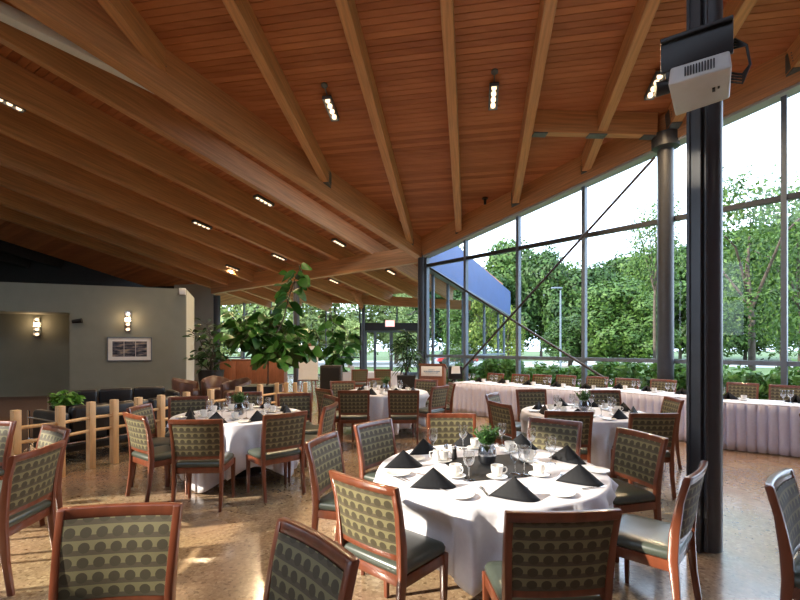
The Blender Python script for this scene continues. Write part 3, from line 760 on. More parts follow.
# ------------------------------------------------------------------ tables
TH=.74
def cloth(name,c,r,hem,seed,label,corners=0,phase=0,flare=.05):
    rnd=random.Random(seed); n=216
    ks=[(k_,rnd.uniform(0,6.28),rnd.uniform(.6,1)) for k_ in (9,14,19,23)]
    mb=MB(); rows=[]
    prof=[(0,TH),(r*.5,TH),(r*.9,TH),(r-.012,TH),(r-.003,TH-.004),(r+.004,TH-.014)]
    vs=[]; free=[]
    for i in range(n):                                        # how far the cloth may hang out before it meets a seat
        a=2*PI*i/n; f_=2.0
        for k in range(60,120):
            q=k*.01; x=c[0]+q*math.cos(a); y=c[1]+q*math.sin(a); hit=False
            for (sx_,sy_,rz) in SEATS:
                dx,dy=x-sx_,y-sy_
                if abs(dx)+abs(dy)>.9: continue
                u=dx*math.cos(rz)+dy*math.sin(rz); v=-dx*math.sin(rz)+dy*math.cos(rz)
                if abs(u)<.262 and -.24<v<.222: hit=True
            if hit: f_=q-.01; break
        free.append(f_)
    free=[min(free[(i+d)%n] for d in range(-3,4)) for i in range(n)]
    free=[sum(min(1.0,free[(i+d)%n]) for d in range(-3,4))/7 for i in range(n)]
    for i in range(n):
        a=2*PI*i/n
        fold=sum(w*math.cos(k*a+ph+.5*math.sin(2*a+ph)) for k,ph,w in ks)/1.8; fold=math.copysign(abs(fold)**.75,fold)
        hz=hem+ (corners*(-math.cos(4*(a-phase)))*.5+corners*.5 if corners else 0)+.012*math.cos(5*a+seed)
        for rr,z in prof[1:]: vs.append((rr*math.cos(a),rr*math.sin(a),z))
        m_=10
        for j in range(1,m_+1):
            q=j/m_; z=TH-.014+(hz-TH+.014)*q
            amp=.125*min(1,q*2.2)**.8
            rr=r+.002+flare*q*.4+amp*(.30+fold)*.9
            rr=max(rr,r+.004-.13*q); wz=min(1,max(0,(TH-.014-z)/.20)); wz=wz*wz*(3-2*wz); rr=min(rr,(r+.07)*(1-wz)+free[i]*wz) if free[i]<.99 else rr
            vs.append((rr*math.cos(a),rr*math.sin(a),z))
    m_=len(prof)-1+10
    fs_=[]
    for i in range(n):
        j=(i+1)%n
        for k in range(m_-1): fs_.append((i*m_+k,j*m_+k,j*m_+k+1,i*m_+k+1))
    ci=len(vs); vs.append((0,0,TH))
    for i in range(n): fs_.append((ci,((i+1)%n)*m_,i*m_))
    mb.add(vs,fs_)
    o=mb.build(name,M['cloth'],None,smooth=179,loc=(c[0],c[1],0))
    md=o.modifiers.new('thick','SOLIDIFY'); md.thickness=.003; md.offset=-1
    return tag(o,label,'tablecloth','white cloths on the round tables')
def table(c,label):
    r=thing('round_table',label,'table',(c[0],c[1],0),0,'round tables under white cloths')
    mb=MB(); mb.lathe([(0,.70),(.775,.70),(.785,.71),(.785,.725),(.775,.73),(0,.73)],48); mb.build('tabletop',M['panel_wood'],r,smooth=40)
    mb=MB(); mb.lathe([(.0,.0),(.30,.0),(.30,.02),(.08,.06),(.045,.12),(.045,.70)],24); mb.build('pedestal',M['steel'],r,smooth=40)
T=dict(near=(.646,3.256),fence=(-2.06,5.77),far=(-.27,8.7),mid=(2.45,6.0))
table(T['near'],'round dining table nearest the viewer, hidden under its white cloth'); cloth('tablecloth',T['near'],.80,.25,3,'white cloth with deep folds on the round table nearest the viewer',.05,math.radians(255))
table(T['fence'],'round dining table by the rail fence, hidden under its white cloth'); cloth('tablecloth',T['fence'],.80,.02,5,'white cloth on the round table beside the wooden rail fence',.22,math.radians(255))
table(T['far'],'round dining table before the glass doors, hidden under its white cloth'); cloth('tablecloth',T['far'],.80,.06,8,'white cloth on the far round table before the glass doors',.15,math.radians(270))
table(T['mid'],'round dining table between the nearest one and the skirted tables, under white cloth'); cloth('tablecloth',T['mid'],.80,.05,11,'white cloth on the second right-hand round table, before the skirted tables',.15,math.radians(250))

# tableware prototypes
def proto_napkin():
    mb=MB(); ns,nh=14,8; vs=[];fs_=[]
    Lp,Fp,Rp=Vector((-.150,.0,0)),Vector((.035,-.048,0)),Vector((.140,.012,0)); ap=Vector((-.005,.015,.120))
    for j in range(nh+1):
        q=j/nh
        for i in range(ns+1):
            u=i/ns
            if u<.5: p=Lp.lerp(Fp,u*2); p+=Vector((-.002,-.006,0))*math.sin(u*2*PI)
            else: p=Fp.lerp(Rp,u*2-1); p+=Vector((.016,-.018,0))*math.sin((u*2-1)*PI)
            p=p.lerp(ap,q); p.z=.0+ap.z*q*(1-.0*q); vs.append(p)
    for j in range(nh):
        for i in range(ns):
            a=j*(ns+1)+i; fs_.append((a,a+1,a+ns+2,a+ns+1))
    mb.add(vs,fs_)
    # the fold tucked inside
    mb.add([(-.10,.008,.0),(.03,-.032,.0),(.10,.016,.0),(0,.014,.10)],[(0,1,3),(1,2,3)])
    # back closing wings that leave a gap
    mb.add([(-.150,.0,0),(-.03,.06,0),(-.005,.015,.118)],[(0,1,2)])
    mb.add([(.140,.012,0),(.03,.055,0),(-.005,.015,.118)],[(0,2,1)])
    o=mb.build('napkin',M['napkin'],None,smooth=50)
    md=o.modifiers.new('cloth','SOLIDIFY'); md.thickness=.0045; md.offset=0
    return tag(o,'x','napkin')
def proto_plate():
    mb=MB(); mb.lathe([(0,.004),(.045,.004),(.05,.0),(.052,.0),(.052,.004),(.083,.014),(.085,.016),(.083,.018),(.055,.010),(.0,.009)],32)
    return tag(mb.build('bread_plate',M['china'],None,smooth=60),'x','plate')
def proto_cup():
    r=thing('coffee_cup','x','cup')
    mb=MB(); mb.lathe([(0,.012),(.022,.012),(.025,.009),(.030,.012),(.036,.03),(.0405,.06),(.0415,.078),(.039,.078),(.034,.03),(.026,.017),(0,.016)],24); mb.build('bowl',M['china'],r,smooth=60)
    mb=MB(); mb.tube([(.037,0,.068),(.055,0,.07),(.064,0,.058),(.062,0,.042),(.05,0,.03),(.035,0,.028)],.0045,8); mb.build('handle',M['china'],r,smooth=60)
    return r
def proto_saucer():
    mb=MB(); mb.lathe([(0,.004),(.03,.0),(.035,.0),(.04,.004),(.068,.013),(.07,.016),(.067,.017),(.035,.008),(0,.008)],28)
    return tag(mb.build('saucer',M['china'],None,smooth=60),'x','saucer')
def proto_glass():
    r=thing('wine_glass','x','glass')
    mb=MB(); mb.lathe([(.0,.075),(.012,.078),(.027,.092),(.034,.115),(.035,.14),(.031,.17)],22); mb.build('bowl',M['glassware'],r,smooth=80,fix=False)
    mb=MB(); mb.lathe([(.031,.168),(.033,.1695),(.031,.171)],22); mb.build('rim',M['glassware'],r,smooth=80,fix=False)
    mb=MB(); mb.lathe([(.0,.0),(.033,.0),(.033,.002),(.008,.007),(.004,.015),(.004,.068),(.012,.078)],18); mb.build('stem',M['glassware'],r,smooth=60,fix=False)
    return r
def proto_knife():
    mb=MB(); mb.sweep([[(-.005,0,.002),(.005,0,.002),(.006,0,.006),(-.006,0,.006)],[(-.006,.10,.002),(.006,.10,.002),(.005,.10,.006),(-.005,.10,.006)],[(-.004,.105,.002),(.009,.115,.002),(.009,.115,.004),(-.004,.105,.004)],[(-.004,.20,.002),(.009,.18,.002),(.009,.18,.003),(-.004,.20,.003)]])
    return tag(mb.build('knife',M['silver'],None,smooth=40),'x','knife')
def proto_fork():
    mb=MB(); mb.sweep([[(-.006,0,.002),(.006,0,.002),(.006,0,.005),(-.006,0,.005)],[(-.003,.11,.004),(.003,.11,.004),(.003,.11,.007),(-.003,.11,.007)],[(-.012,.135,.002),(.012,.135,.002),(.012,.135,.004),(-.012,.135,.004)]])
    for k in range(4): mb.box((-.0105+.007*k,.16,.004),(.0035,.05,.002))
    return tag(mb.build('fork',M['silver'],None),'x','fork')
def proto_centre():
    r=thing('centrepiece','x','centrepiece')
    mb=MB(); mb.lathe([(0,.004),(.045,.003),(.06,.02),(.066,.06),(.058,.10),(.048,.118),(.052,.128)],26); mb.build('vase',glass('smoky vase glass',(.55,.62,.70),.2),r,smooth=70,fix=False)
    mb=MB(); mb.lathe([(0,.006),(.044,.006),(.058,.022),(.062,.055),(0,.055)],22); mb.build('pebbles',plain('dark pebbles',(.03,.035,.05),.4,var=.5,scale=60),r,smooth=40)
    mb=MB(); rnd=random.Random(4)
    for k in range(44):
        a=rnd.uniform(0,6.28); ln=rnd.uniform(.10,.16); lean=rnd.uniform(.1,.75)
        d=Vector((math.cos(a)*lean,math.sin(a)*lean,1)).normalized(); p0=Vector((0,0,.07)); p1=p0+d*(ln+.02)
        mb.tube([p0,p0.lerp(p1,.5),p1],[.0016,.0014,.0008],4)
        for q in range(16):
            p=p0+d*(ln*(.35+.65*q/16)+.02); b=rnd.uniform(0,6.28); u=Vector((math.cos(b),math.sin(b),rnd.uniform(.1,.8))).normalized(); w=u.cross(d).normalized(); l=.028
            mb.add([p,p+u*l*.5+w*.006,p+u*l,p+u*l*.5-w*.006],[(0,1,2,3)])
    mb.build('greenery',M['sprig'],r,fix=False)
    return r
K=dict(napkin=Kind(proto_napkin()),plate=Kind(proto_plate()),cup=Kind(proto_cup()),saucer=Kind(proto_saucer()),glass=Kind(proto_glass()),knife=Kind(proto_knife()),fork=Kind(proto_fork()),centre=Kind(proto_centre()))
tn={'near':'nearest round table','fence':'fence-side round table','far':'far round table by the doors','mid':'second right-hand round table'}
def lay(kind,c,x,y,rz,label,dz=0,gname=None):
    nm={'napkin':'black folded napkins','plate':'white bread plates','cup':'white coffee cups','saucer':'white saucers','glass':'stemmed wine glasses','knife':'table knives','fork':'forks','centre':'vases of greenery'}[kind]
    return K[kind].put((x,y,TH+.0015+dz),rz,label,nm)
def face(c,x,y): return math.atan2(c[1]-y,c[0]-x)-PI/2       # +Y of the item points to the table's middle
def nearspot(px,py): p=G(px,py,TH); return p.x,p.y
c=T['near']
for (px,py,w) in((399,467,'at its left edge'),(430,489,'at its front left before the sunlit chair'),(421,452.5,'at its back left'),(467,445,'at its back beside a tall glass'),(517,501,'at its front, the one nearest the viewer'),(523,447,'at its back right'),(572,461,'at its right, before the side chair'),(587,484.5,'at its front right, right of a white plate')):
    x,y=nearspot(px,py); x,y=c[0]+(x-c[0])*.94,c[1]+(y-c[1])*.94; lay('napkin',c,x,y,random.uniform(-.45,.45)+(.35 if x<c[0] else -.35),'peaked black napkin on nearest round table, '+w)
for (px,py,w) in((460,497,'at front centre left'),(398.5,475,'at the left edge'),(560.5,495,'at front right'),(597,472,'at the right edge'),(414,460,'at back left'),(556,451,'at back right')):
    x,y=nearspot(px,py); lay('plate',c,x,y,0,'small white bread plate on the nearest round table, '+w)
for (px,py,w) in((455.5,477.5,'left of a wine glass'),(497,478.5,'in the middle front'),(539,476,'right of two small glasses'),(509.5,452.5,'behind the greenery vase'),(443,462,'near the pepper shaker'),(529,462,'right of the vase'),(475,449,'at the back')):
    x,y=nearspot(px,py); lay('saucer',c,x,y,0,'white saucer under the coffee cup '+w+' on the nearest round table'); lay('cup',c,x,y,random.uniform(-.9,.6),'white coffee cup '+w+' on the nearest round table',.0095)
for (px,py,w) in((469,480.5,'tallest in front, left of the middle cup'),(433,453,'at back left beside a black napkin'),(463,449,'at the back, left of the greenery'),(502,446,'at the back, right of the greenery'),(531,452.5,'at back right before a chair'),(551,464,'at right, left of a black napkin'),(515,474,'in the middle, left of two beside a cup'),(524,475,'in the middle, right of two beside a cup')):
    x,y=nearspot(px,py); lay('glass',c,x,y,0,'stemmed glass on the nearest round table, '+w).scale=(1.12,1.12,1.16)
for (px,py,ang,w) in((446,491,.9,'beside the front left napkin'),(405,482,.6,'by the left plate'),(582,490,-1.2,'by the front right napkin'),(440,479,.9,'between left napkin and cup')):
    x,y=nearspot(px,py); lay('knife',c,x,y,ang,'table knife on the nearest round table, '+w)
for (px,py,ang,w) in((488,497,.1,'at front centre'),(540,495,.35,'left of the front right plate'),(409,481,.75,'by the left napkin'),(556,480,-.6,'at right, behind the plate')):
    x,y=nearspot(px,py); lay('fork',c,x,y,ang,'fork on the nearest round table, '+w)
lay('centre',c,c[0],c[1]+.08,0,'smoky vase of green sprigs in the middle of the nearest round table',.004).scale=(1.05,1.05,1.22)
mb=MB(); mb.box((0,0,.0015),(.60,.60,.003)); o=mb.build('table_runner',M['napkin'],loc=(c[0]+.02,c[1]+.03,TH+.0008)); o.rotation_euler=(0,0,.25); tag(o,'black square cloth under the vase on the nearest round table','cloth')
# shakers and creamer
def shaker(x,y,z,m,label,name):
    r=thing(name,label,'shaker',(x,y,z)); mb=MB(); mb.lathe([(0,0),(.021,0),(.022,.01),(.016,.05),(.018,.075),(0,.075)],18); mb.build('body',m,r,smooth=50)
    mb=MB(); mb.lathe([(.017,.074),(.019,.085),(.012,.103),(0,.108)],18); mb.build('cap',M['silver'],r,smooth=50)
x,y=nearspot(454.5,459); shaker(x,y,TH+.0045,M['black'],'dark pepper shaker left of the vase on the nearest round table','pepper_shaker')
x,y=nearspot(446,457); shaker(x,y,TH+.002,M['china'],'white salt shaker beside the dark pepper shaker','salt_shaker')
x,y=nearspot(437,462); r=thing('creamer','white creamer jug left of the shakers on the nearest round table','jug',(x,y,TH+.002))
mb=MB(); mb.lathe([(0,.0),(.028,0),(.036,.02),(.036,.05),(.028,.08),(.031,.09),(.028,.089),(.030,.05),(0,.01)],20); mb.build('body',M['china'],r,smooth=60); mb=MB(); mb.tube([(-.028,0,.08),(-.055,0,.075),(-.055,0,.04),(-.034,0,.025)],.004,8); mb.build('handle',M['china'],r,smooth=60)
# the other round tables: one setting per chair
sett={'fence':[(-95,'front left'),(-50,'front right'),(8,'right'),(35,'back right'),(72,'back'),(105,'back left of the greenery'),(140,'back left'),(190,'left'),(222,'left front')],
      'far':[(-115,'front left'),(-70,'front right'),(215,'left'),(140,'back left'),(95,'back'),(50,'back right'),(-30,'right')],
      'mid':[(-118,'front left'),(195,'left'),(150,'back left'),(100,'back'),(60,'back right'),(10,'right'),(-70,'front right'),(-30,'right front')]}
for k,L_ in sett.items():
    c=T[k]
    for (deg,w) in L_:
        a=math.radians(deg); u=Vector((math.cos(a),math.sin(a))); v=Vector((-u.y,u.x)); at=lambda r_,s_:(c[0]+u.x*r_+v.x*s_,c[1]+u.y*r_+v.y*s_)
        x,y=at(.60,.0); lay('napkin',c,x,y,face(c,x,y)+random.uniform(-.3,.3),'black folded napkin on the %s, %s place'%(tn[k],w))
        x,y=at(.62,-.19); lay('plate',c,x,y,0,'white bread plate on the %s, %s place'%(tn[k],w))
        x,y=at(.40,.13); lay('saucer',c,x,y,0,'white saucer on the %s, %s place'%(tn[k],w)); lay('cup',c,x,y,a+random.uniform(-.5,.5),'white coffee cup on the %s, %s place'%(tn[k],w),.0095)
        x,y=at(.36,-.05); lay('glass',c,x,y,0,'stemmed glass on the %s, %s place'%(tn[k],w))
        if k!='far':
            x,y=at(.50,.17); lay('knife',c,x,y,face(c,x,y),'table knife on the %s, %s place'%(tn[k],w))
    lay('centre',c,c[0],c[1],0,'small vase of green sprigs in the middle of the '+tn[k])

# long skirted tables ----------------------------------------------------
def skirted(a,b,depth,label,seed,bw=.74):
    a=Vector((a[0],a[1],0)); b=Vector((b[0],b[1],0)); x=(b-a).normalized(); L=(b-a).length
    y=Vector((-x.y,x.x,0)); y = y if y.dot(Wn)>0 else -y
    R=Matrix((x,y,Vector((0,0,1)))).transposed().to_4x4(); R.translation=a
    if R.determinant()<0: pass
    r=thing('banquet_table','banquet table hidden under '+label.replace('white cloth with pleated skirt','the skirt'),'table'); r.matrix_basis=R; r['group']='long banquet tables'
    mb=MB(); mb.box((L/2,depth/2,.715),(L-.03,depth-.03,.03)); mb.build('tabletop',M['panel_wood'],r)
    for sx_ in(.15,L-.15):
        for sy in(.1,depth-.1):
            mb=MB(); mb.cyl((sx_,sy,0),(sx_,sy,.70),.015,n=8); mb.build('leg',M['steel'],r)
    t=thing('tablecloth',label,'tablecloth'); t.matrix_basis=R; t['group']='white cloths on the long tables'
    mb=MB(); mb.box((L/2,depth/2,TH-.005),(L+.012,depth+.012,.010)); mb.build('top_cloth',M['cloth'],t,bevel=.004)
    # pleated skirt all round
    per=[]; pts=[(0,0),(L,0),(L,depth),(0,depth),(0,0)]
    for (p,q) in zip(pts,pts[1:]):
        p=Vector((*p,0)); q=Vector((*q,0)); d=(q-p); ll=d.length; d.normalize(); nn=Vector((d.y,-d.x,0)); k=int(ll/.021)//6*6
        for i in range(k): per.append((p+d*(ll*i/k),nn))
    rnd=random.Random(seed); vs=[];rows=6
    ph=0
    offs=[]
    for i,(p,nn) in enumerate(per):
        ph=(i%6); offs.append([0,.9,1,1,.95,.85][ph]+rnd.uniform(-.08,.08))
    for j in range(rows):
        q=j/(rows-1); z=TH-.011-(TH-.011-.015)*q
        for (p,nn),of in zip(per,offs):
            vs.append(p+nn*(.006+of*(.022+.022*q)+.012*q)+Vector((0,0,z)))
    n=len(per); fs_=[]
    for j in range(rows-1):
        for i in range(n): fs_.append((j*n+i,j*n+(i+1)%n,(j+1)*n+(i+1)%n,(j+1)*n+i))
    mb=MB(); mb.add(vs,fs_); o=mb.build('skirt',M['skirt'],t,smooth=75)
    md=o.modifiers.new('thick','SOLIDIFY'); md.thickness=.003
    tag(o,'white pleated skirt')
    return R,L
def edge(px,py): p=G(px,py,TH); return (p.x,p.y)
H1=skirted(edge(454,382.3),edge(585,391.3),.76,'white cloth with pleated skirt on the long table left of the round column',1)
H2=skirted(edge(590,389.0),edge(693,398.5),.76,'white cloth with pleated skirt on the long table behind the second round table',2)
H3=skirted(edge(697,400.6),(7.3,5.55),.76,'white cloth with pleated skirt on the long table right of the near column',3)
def hp_(H,s,d): p=H[0]@Vector((s,d,0)); return p
hl=0
spots=[(H1,[(.12,'far left end'),(.32,'left part'),(.53,'middle'),(.74,'right part'),(.94,'right end')],'left long table'),(H2,[(.15,'left end'),(.45,'middle'),(.78,'right end')],'middle long table'),(H3,[(.14,'left end, beside the column'),(.42,'middle'),(.7,'right part')],'right long table')]
for H,L_,nm in spots:
    Rm,L=H; yv=Rm.to_3x3()@Vector((0,1,0)); ang=math.atan2(yv.y,yv.x)-PI/2
    for f,w in L_:
        p=Rm@Vector((f*L,.54,0)); lay('napkin',None,p.x,p.y,ang+PI+random.uniform(-.3,.3),'black folded napkin on the %s, %s'%(nm,w))
        p=Rm@Vector((f*L+.2,.42,0)); lay('saucer',None,p.x,p.y,0,'white saucer on the %s, %s'%(nm,w)); lay('cup',None,p.x,p.y,random.uniform(0,6),'white coffee cup on the %s, %s'%(nm,w),.0095)
        p=Rm@Vector((f*L-.17,.36,0)); lay('glass',None,p.x,p.y,0,'stemmed glass on the %s, %s, left of two'%(nm,w))
        p=Rm@Vector((f*L-.08,.40,0)); lay('glass',None,p.x,p.y,0,'stemmed glass on the %s, %s, right of two'%(nm,w))
        p=Rm@Vector((f*L+.2,.62,0)); lay('plate',None,p.x,p.y,0,'white bread plate on the %s, %s'%(nm,w))
# chairs behind them, from their seen top rails
for (a,b,w) in(((487,373.2),(505,373.4),'at the far left end of the left long table'),((512,374.2),(530,374.4),'second from the left behind the left long table'),((533,374.5),(552,374.8),'third from the left behind the left long table'),((556,375),(577,375.4),'at the right end behind the left long table'),((587,376.2),(608.5,376.8),'at the left end behind the middle long table'),((614.5,378.2),(640.5,378.6),'in the middle behind the middle long table'),((649,379),(678.5,380),'left of the near column behind the middle long table'),((725.5,381.6),(761,383.8),'just right of the near column behind the right long table'),((769,384),(806,386.5),'at the right edge behind the right long table')):
    c_=Vector(((a[0]+b[0])/2,(a[1]+b[1])/2))
    chair(a,b,(-Wn.x,-Wn.y),'dining chair facing the room '+w,g5,1)

# ------------------------------------------------------------------ rail fence
fp=[(-4.93,4.25),(-4.69,4.73),(-4.44,5.2),(-4.19,5.55),(-4.10,5.97),(-3.95,6.22),(-3.78,6.5),(-3.61,6.8),(-3.44,7.25),(-3.23,7.68),(-2.94,8.2),(-2.68,8.62),(-2.47,9.02),(-2.29,9.05),(-2.12,9.08),(-1.92,9.12)]
fence=thing('rail_fence','low pale wood rail fence between dining room and lounge','fence',(-3.8,6.3,0))
fl=Vector((3.8,-6.3,0))
for i,(x,y) in enumerate(fp):
    mb=MB(); d=Vector((.46,.89,0)) if i<12 else Vector((1,.12,0)); rot=Matrix.Translation((x,y,.44))@Matrix.Rotation(math.atan2(d.y,d.x),4,'Z')
    mb.box((0,0,0),(.075,.095,.88),rot); o=mb.build('post',M['rail_wood'],fence,bevel=.004,loc=fl)
for z in(.50,.67):
    mb=MB(); mb.tube([(x,y,z) for x,y in fp[:13]],.021,10); mb.build('rail',M['rail_wood'],fence,loc=fl,smooth=60)
    mb=MB(); mb.tube([(x,y,z) for x,y in fp[12:]],.021,10); mb.build('rail',M['rail_wood'],fence,loc=fl,smooth=60)

# sofas -------------------------------------------------------------------
def sofa(loc,rz,L,label):
    r=thing('leather_sofa',label,'sofa',loc,rz,'black leather sofas with chrome tubes')
    # faces -Y locally; back along +Y
    n=3; w=(L-.30)/n
    for k in range(n):
        x=-L/2+.15+w*(k+.5)
        mb=MB(); mb.box((x,-.05,.36),(w-.012,.62,.20)); mb.build('seat_cushion',M['leather'],r,bevel=.05,seg=3)
        mb=MB(); mb.box((x,.33,.60),(w-.012,.17,.36)); mb.build('back_cushion',M['leather'],r,bevel=.05,seg=3)
    for s in(-1,1):
        mb=MB(); mb.box((s*(L/2-.075),0,.48),(.13,.80,.46)); mb.build('arm',M['leather'],r,bevel=.045,seg=3)
    mb=MB(); mb.box((0,.0,.21),(L-.05,.80,.09)); mb.build('base',M['leather'],r,bevel=.01)
    for z in(.60,.30):
        mb=MB(); mb.tube([(-L/2-.02,-.42,z),(-L/2-.02,.45,z),(L/2+.02,.45,z),(L/2+.02,-.42,z)],.014,8); mb.build('chrome_tube',M['chrome'],r,smooth=60)
    for sx_ in(-1,1):
        for sy in(-.42,.45):
            mb=MB(); mb.cyl((sx_*(L/2+.02),sy,0),(sx_*(L/2+.02),sy,.70 if sy<0 else .66),.016,n=10); mb.build('leg',M['chrome'],r,smooth=60)
    return r
sofa((-5.40,8.62,0.006),math.atan2(1.25,1.57),2.05,'long black leather sofa facing the room before the sage green wall')
sofa((-4.42,7.05,0.006),math.atan2(-.89,-.5),1.95,'black leather sofa with chrome tubes directly behind the rail fence')

# tub chairs
def tub(loc,rz,label):
    r=thing('tub_chair',label,'armchair',loc,rz,'brown leather tub chairs')
    mb=MB(); secs=[]
    for i in range(17):
        a=math.radians(-30+240*i/16); top=.78-.16*abs(i-8)/8; c_,s_=math.cos(a),math.sin(a)
        secs.append([(c_*.31,s_*.31,.12),(c_*.37,s_*.37,.12),(c_*.40,s_*.40,top-.04),(c_*.37,s_*.37,top),(c_*.33,s_*.33,top-.03)])
    mb.sweep(secs); mb.build('shell',M['brown_leather'],r,smooth=60)
    mb=MB(); mb.lathe([(0,.12),(.29,.12),(.31,.2),(.31,.40),(.27,.44),(0,.45)],24); mb.build('seat_cushion',M['brown_leather'],r,smooth=50)
    for k in range(4):
        a=k*PI/2+.78; mb=MB(); mb.cyl((.26*math.cos(a),.26*math.sin(a),0),(.26*math.cos(a),.26*math.sin(a),.13),.02,n=8); mb.build('leg',M['frame_wood'],r)
tub((-5.15,12.6,0),.6,'brown leather tub chair, left of the two behind the fence by the planter')
tub((-4.35,11.9,0),-.5,'brown leather tub chair, right of the two behind the fence by the planter')
tub((-5.75,12.2,0),1.8,'small brown tub chair peeking out at the end of the green wall')

# ------------------------------------------------------------------ plants
def leafshape(mb,p,d,l,w,rnd,droop=.3,seg=3):
    d=d.normalized(); u=d.cross(Vector((0,0,1)))
    if u.length<.05: u=Vector((1,0,0))
    u.normalize(); up=u.cross(d)
    u=(u*math.cos(t:=rnd.uniform(-1.3,1.3))+up*math.sin(t)); up=u.cross(d)
    prof=[(0,.06),(.25,.75),(.55,1.0),(.82,.72),(1,.04)]
    vs=[]
    for q,ww in prof:
        c=p+d*l*q-Vector((0,0,1))*(droop*l*q*q)
        vs+= [c+u*w*ww*.5+up*w*.10*ww, c-u*w*ww*.5+up*w*.10*ww]
    b=[(2*i,2*i+1,2*i+3,2*i+2) for i in range(len(prof)-1)]
    mb.add(vs,b)
def planter(r,w,h,round_=False,taper=.85):
    mb=MB(); a=w/2; b=a*taper
    if round_: mb.lathe([(0,0),(b,0),(a,h),(a-.02,h),(a-.03,h-.05),(0,h-.05)],24)
    else:
        mb.hexa([(-b,-b,0),(b,-b,0),(b,b,0),(-b,b,0)],[(-a,-a,h),(a,-a,h),(a,a,h),(-a,a,h)])
    mb.build('pot',M['pot'],r,smooth=40)
def plant(name,label,loc,potw,poth,stems,leafl,leafw,mat,seed,round_=False,droop=.35,taper=.85,cat='plant'):
    """stems: list of (polyline points, n leaves, start fraction, spread)"""
    rnd=random.Random(seed); r=thing(name,label,cat,loc)
    planter(r,potw,poth,round_,taper)
    mb=MB(); mb.box((0,0,poth-.02),(potw*.8,potw*.8,.02)); mb.build('soil',M['soil'],r)
    ms=MB(); ml=MB()
    for pts,n,st,sprd in stems:
        pts=[Vector(p) for p in pts]; ms.tube(pts,[.022-.014*i/(len(pts)-1) for i in range(len(pts))],7)
        for k in range(n):
            q=st+(1-st)*(k+rnd.random())/n; x=q*(len(pts)-1); i=min(int(x),len(pts)-2); p=pts[i].lerp(pts[i+1],x-i)
            a=rnd.uniform(0,2*PI); d=Vector((math.cos(a),math.sin(a),rnd.uniform(-.6,.8)))
            off=d*rnd.uniform(0,sprd)
            leafshape(ml,p+off,d,leafl*rnd.uniform(.7,1.2),leafw*rnd.uniform(.7,1.2),rnd,droop)
            if sprd>.1: ms.tube([p,p+off],[.006,.004],4,False)
    ms.build('stem',M['bark'],r,smooth=60); ml.build('foliage',mat,r,smooth=80,fix=False)
    return r
# big fiddle-leaf fig
rnd=random.Random(2); Yf=11.0
b=G(262,385,.60); fb=Vector(((262-400)/F*Yf,Yf,0))
def fp_(px,py,dy=0): p=P(px,py,Yf+dy); return p-fb
S=[([(0.05,0,.55),fp_(268,383),fp_(268,360),fp_(266,340),fp_(272,318)],40,.45,.30),
   ([fp_(268,352),fp_(255,335,.3),fp_(240,322,.4),fp_(232,330,.4)],42,.2,.26),
   ([fp_(268,352),fp_(285,342,-.3),fp_(298,345,-.4),fp_(306,354,-.3)],46,.2,.28),
   ([fp_(270,345),fp_(284,318),fp_(288,300),fp_(294,282),fp_(300,268)],34,.25,.16),
   ([fp_(270,345),fp_(258,330,-.4),fp_(246,338,-.5),fp_(238,343,-.6)],40,.3,.26),
   ([fp_(270,340),fp_(278,325,.4),fp_(288,332,.6),fp_(294,332,.6)],36,.2,.28),
   ([fp_(268,350),fp_(270,350,-.5),fp_(275,355,-.7),fp_(284,358,-.8)],44,.2,.30)]
plant('fiddle_leaf_fig','tall fiddle-leaf fig tree in a black planter left of the centre',fb,.78,.66,S,.33,.29,M['leaf_fig'],11,False,.45,.95)
fig2=Vector(((334-400)/F*15.5,15.5,0))
def f2(px,py,dy=0): return P(px,py,15.5+dy)-fig2
plant('fiddle_leaf_fig','smaller fiddle-leaf fig behind the dark cabinet, left of the doors',fig2,.6,.6,[([(0,0,.5),f2(333,350),f2(332,325),f2(331,312)],34,.15,.22),([(0,0,.5),f2(322,355),f2(318,338),f2(315,330)],26,.2,.2),([(0,0,.5),f2(344,350),f2(347,338),f2(350,332)],34,.15,.25),([(0,0,.5),f2(340,362,-.3),f2(336,345,-.3)],22,.2,.25)],.42,.26,M['leaf_fig'],12)
pb=Vector(((211-400)/F*14.0,14.0,0))
def f3(px,py,dy=0): return P(px,py,14+dy)-pb
plant('potted_shrub','dark leafy shrub in a black pot at the end of the green wall',pb,.78,.88,[([(0,0,.8),f3(205,355),f3(200,340),f3(192,332)],40,.2,.25),([(0,0,.8),f3(215,352),f3(222,340),f3(228,333)],40,.2,.25),([(0,0,.8),f3(210,350),f3(210,335),f3(207,324)],50,.2,.28),([(0,0,.8),f3(198,360,-.3),f3(190,358,-.3)],25,.2,.2),([(0,0,.8),f3(221,360,.3),f3(230,354,.3)],25,.2,.25),([(0,0,.8),f3(212,358,-.3),f3(214,345,-.4)],40,.1,.25)],.24,.10,M['leaf_dark'],13,True,.3,.75)
# dracaena right of the doors
db=Vector(((406-400)/F*12.3,12.3,0)); rnd=random.Random(5)
r=thing('dracaena','spiky dracaena in a tall black pot right of the doors','plant',db); planter(r,.50,.82,False,.72)
ms=MB(); ml=MB()
for (px,py,n) in((401,345,80),(407,336,110),(413,352,80),(404,358,60)):
    tp=P(px,py,12.3+rnd.uniform(-.15,.15))-db; ms.tube([(rnd.uniform(-.08,.08),0,.78),tp*.6+Vector((0,0,.3)),tp],[.022,.018,.014],7)
    for k in range(n):
        a=rnd.uniform(0,6.28); d=Vector((math.cos(a),math.sin(a),rnd.uniform(-.5,1.4))); p=tp+Vector((0,0,rnd.uniform(-.28,.10)))
        leafshape(ml,p,d,rnd.uniform(.28,.42),.035,rnd,.5)
ms.build('stem',M['bark'],r,smooth=60); ml.build('foliage',M['leaf_dark'],r,smooth=80,fix=False)
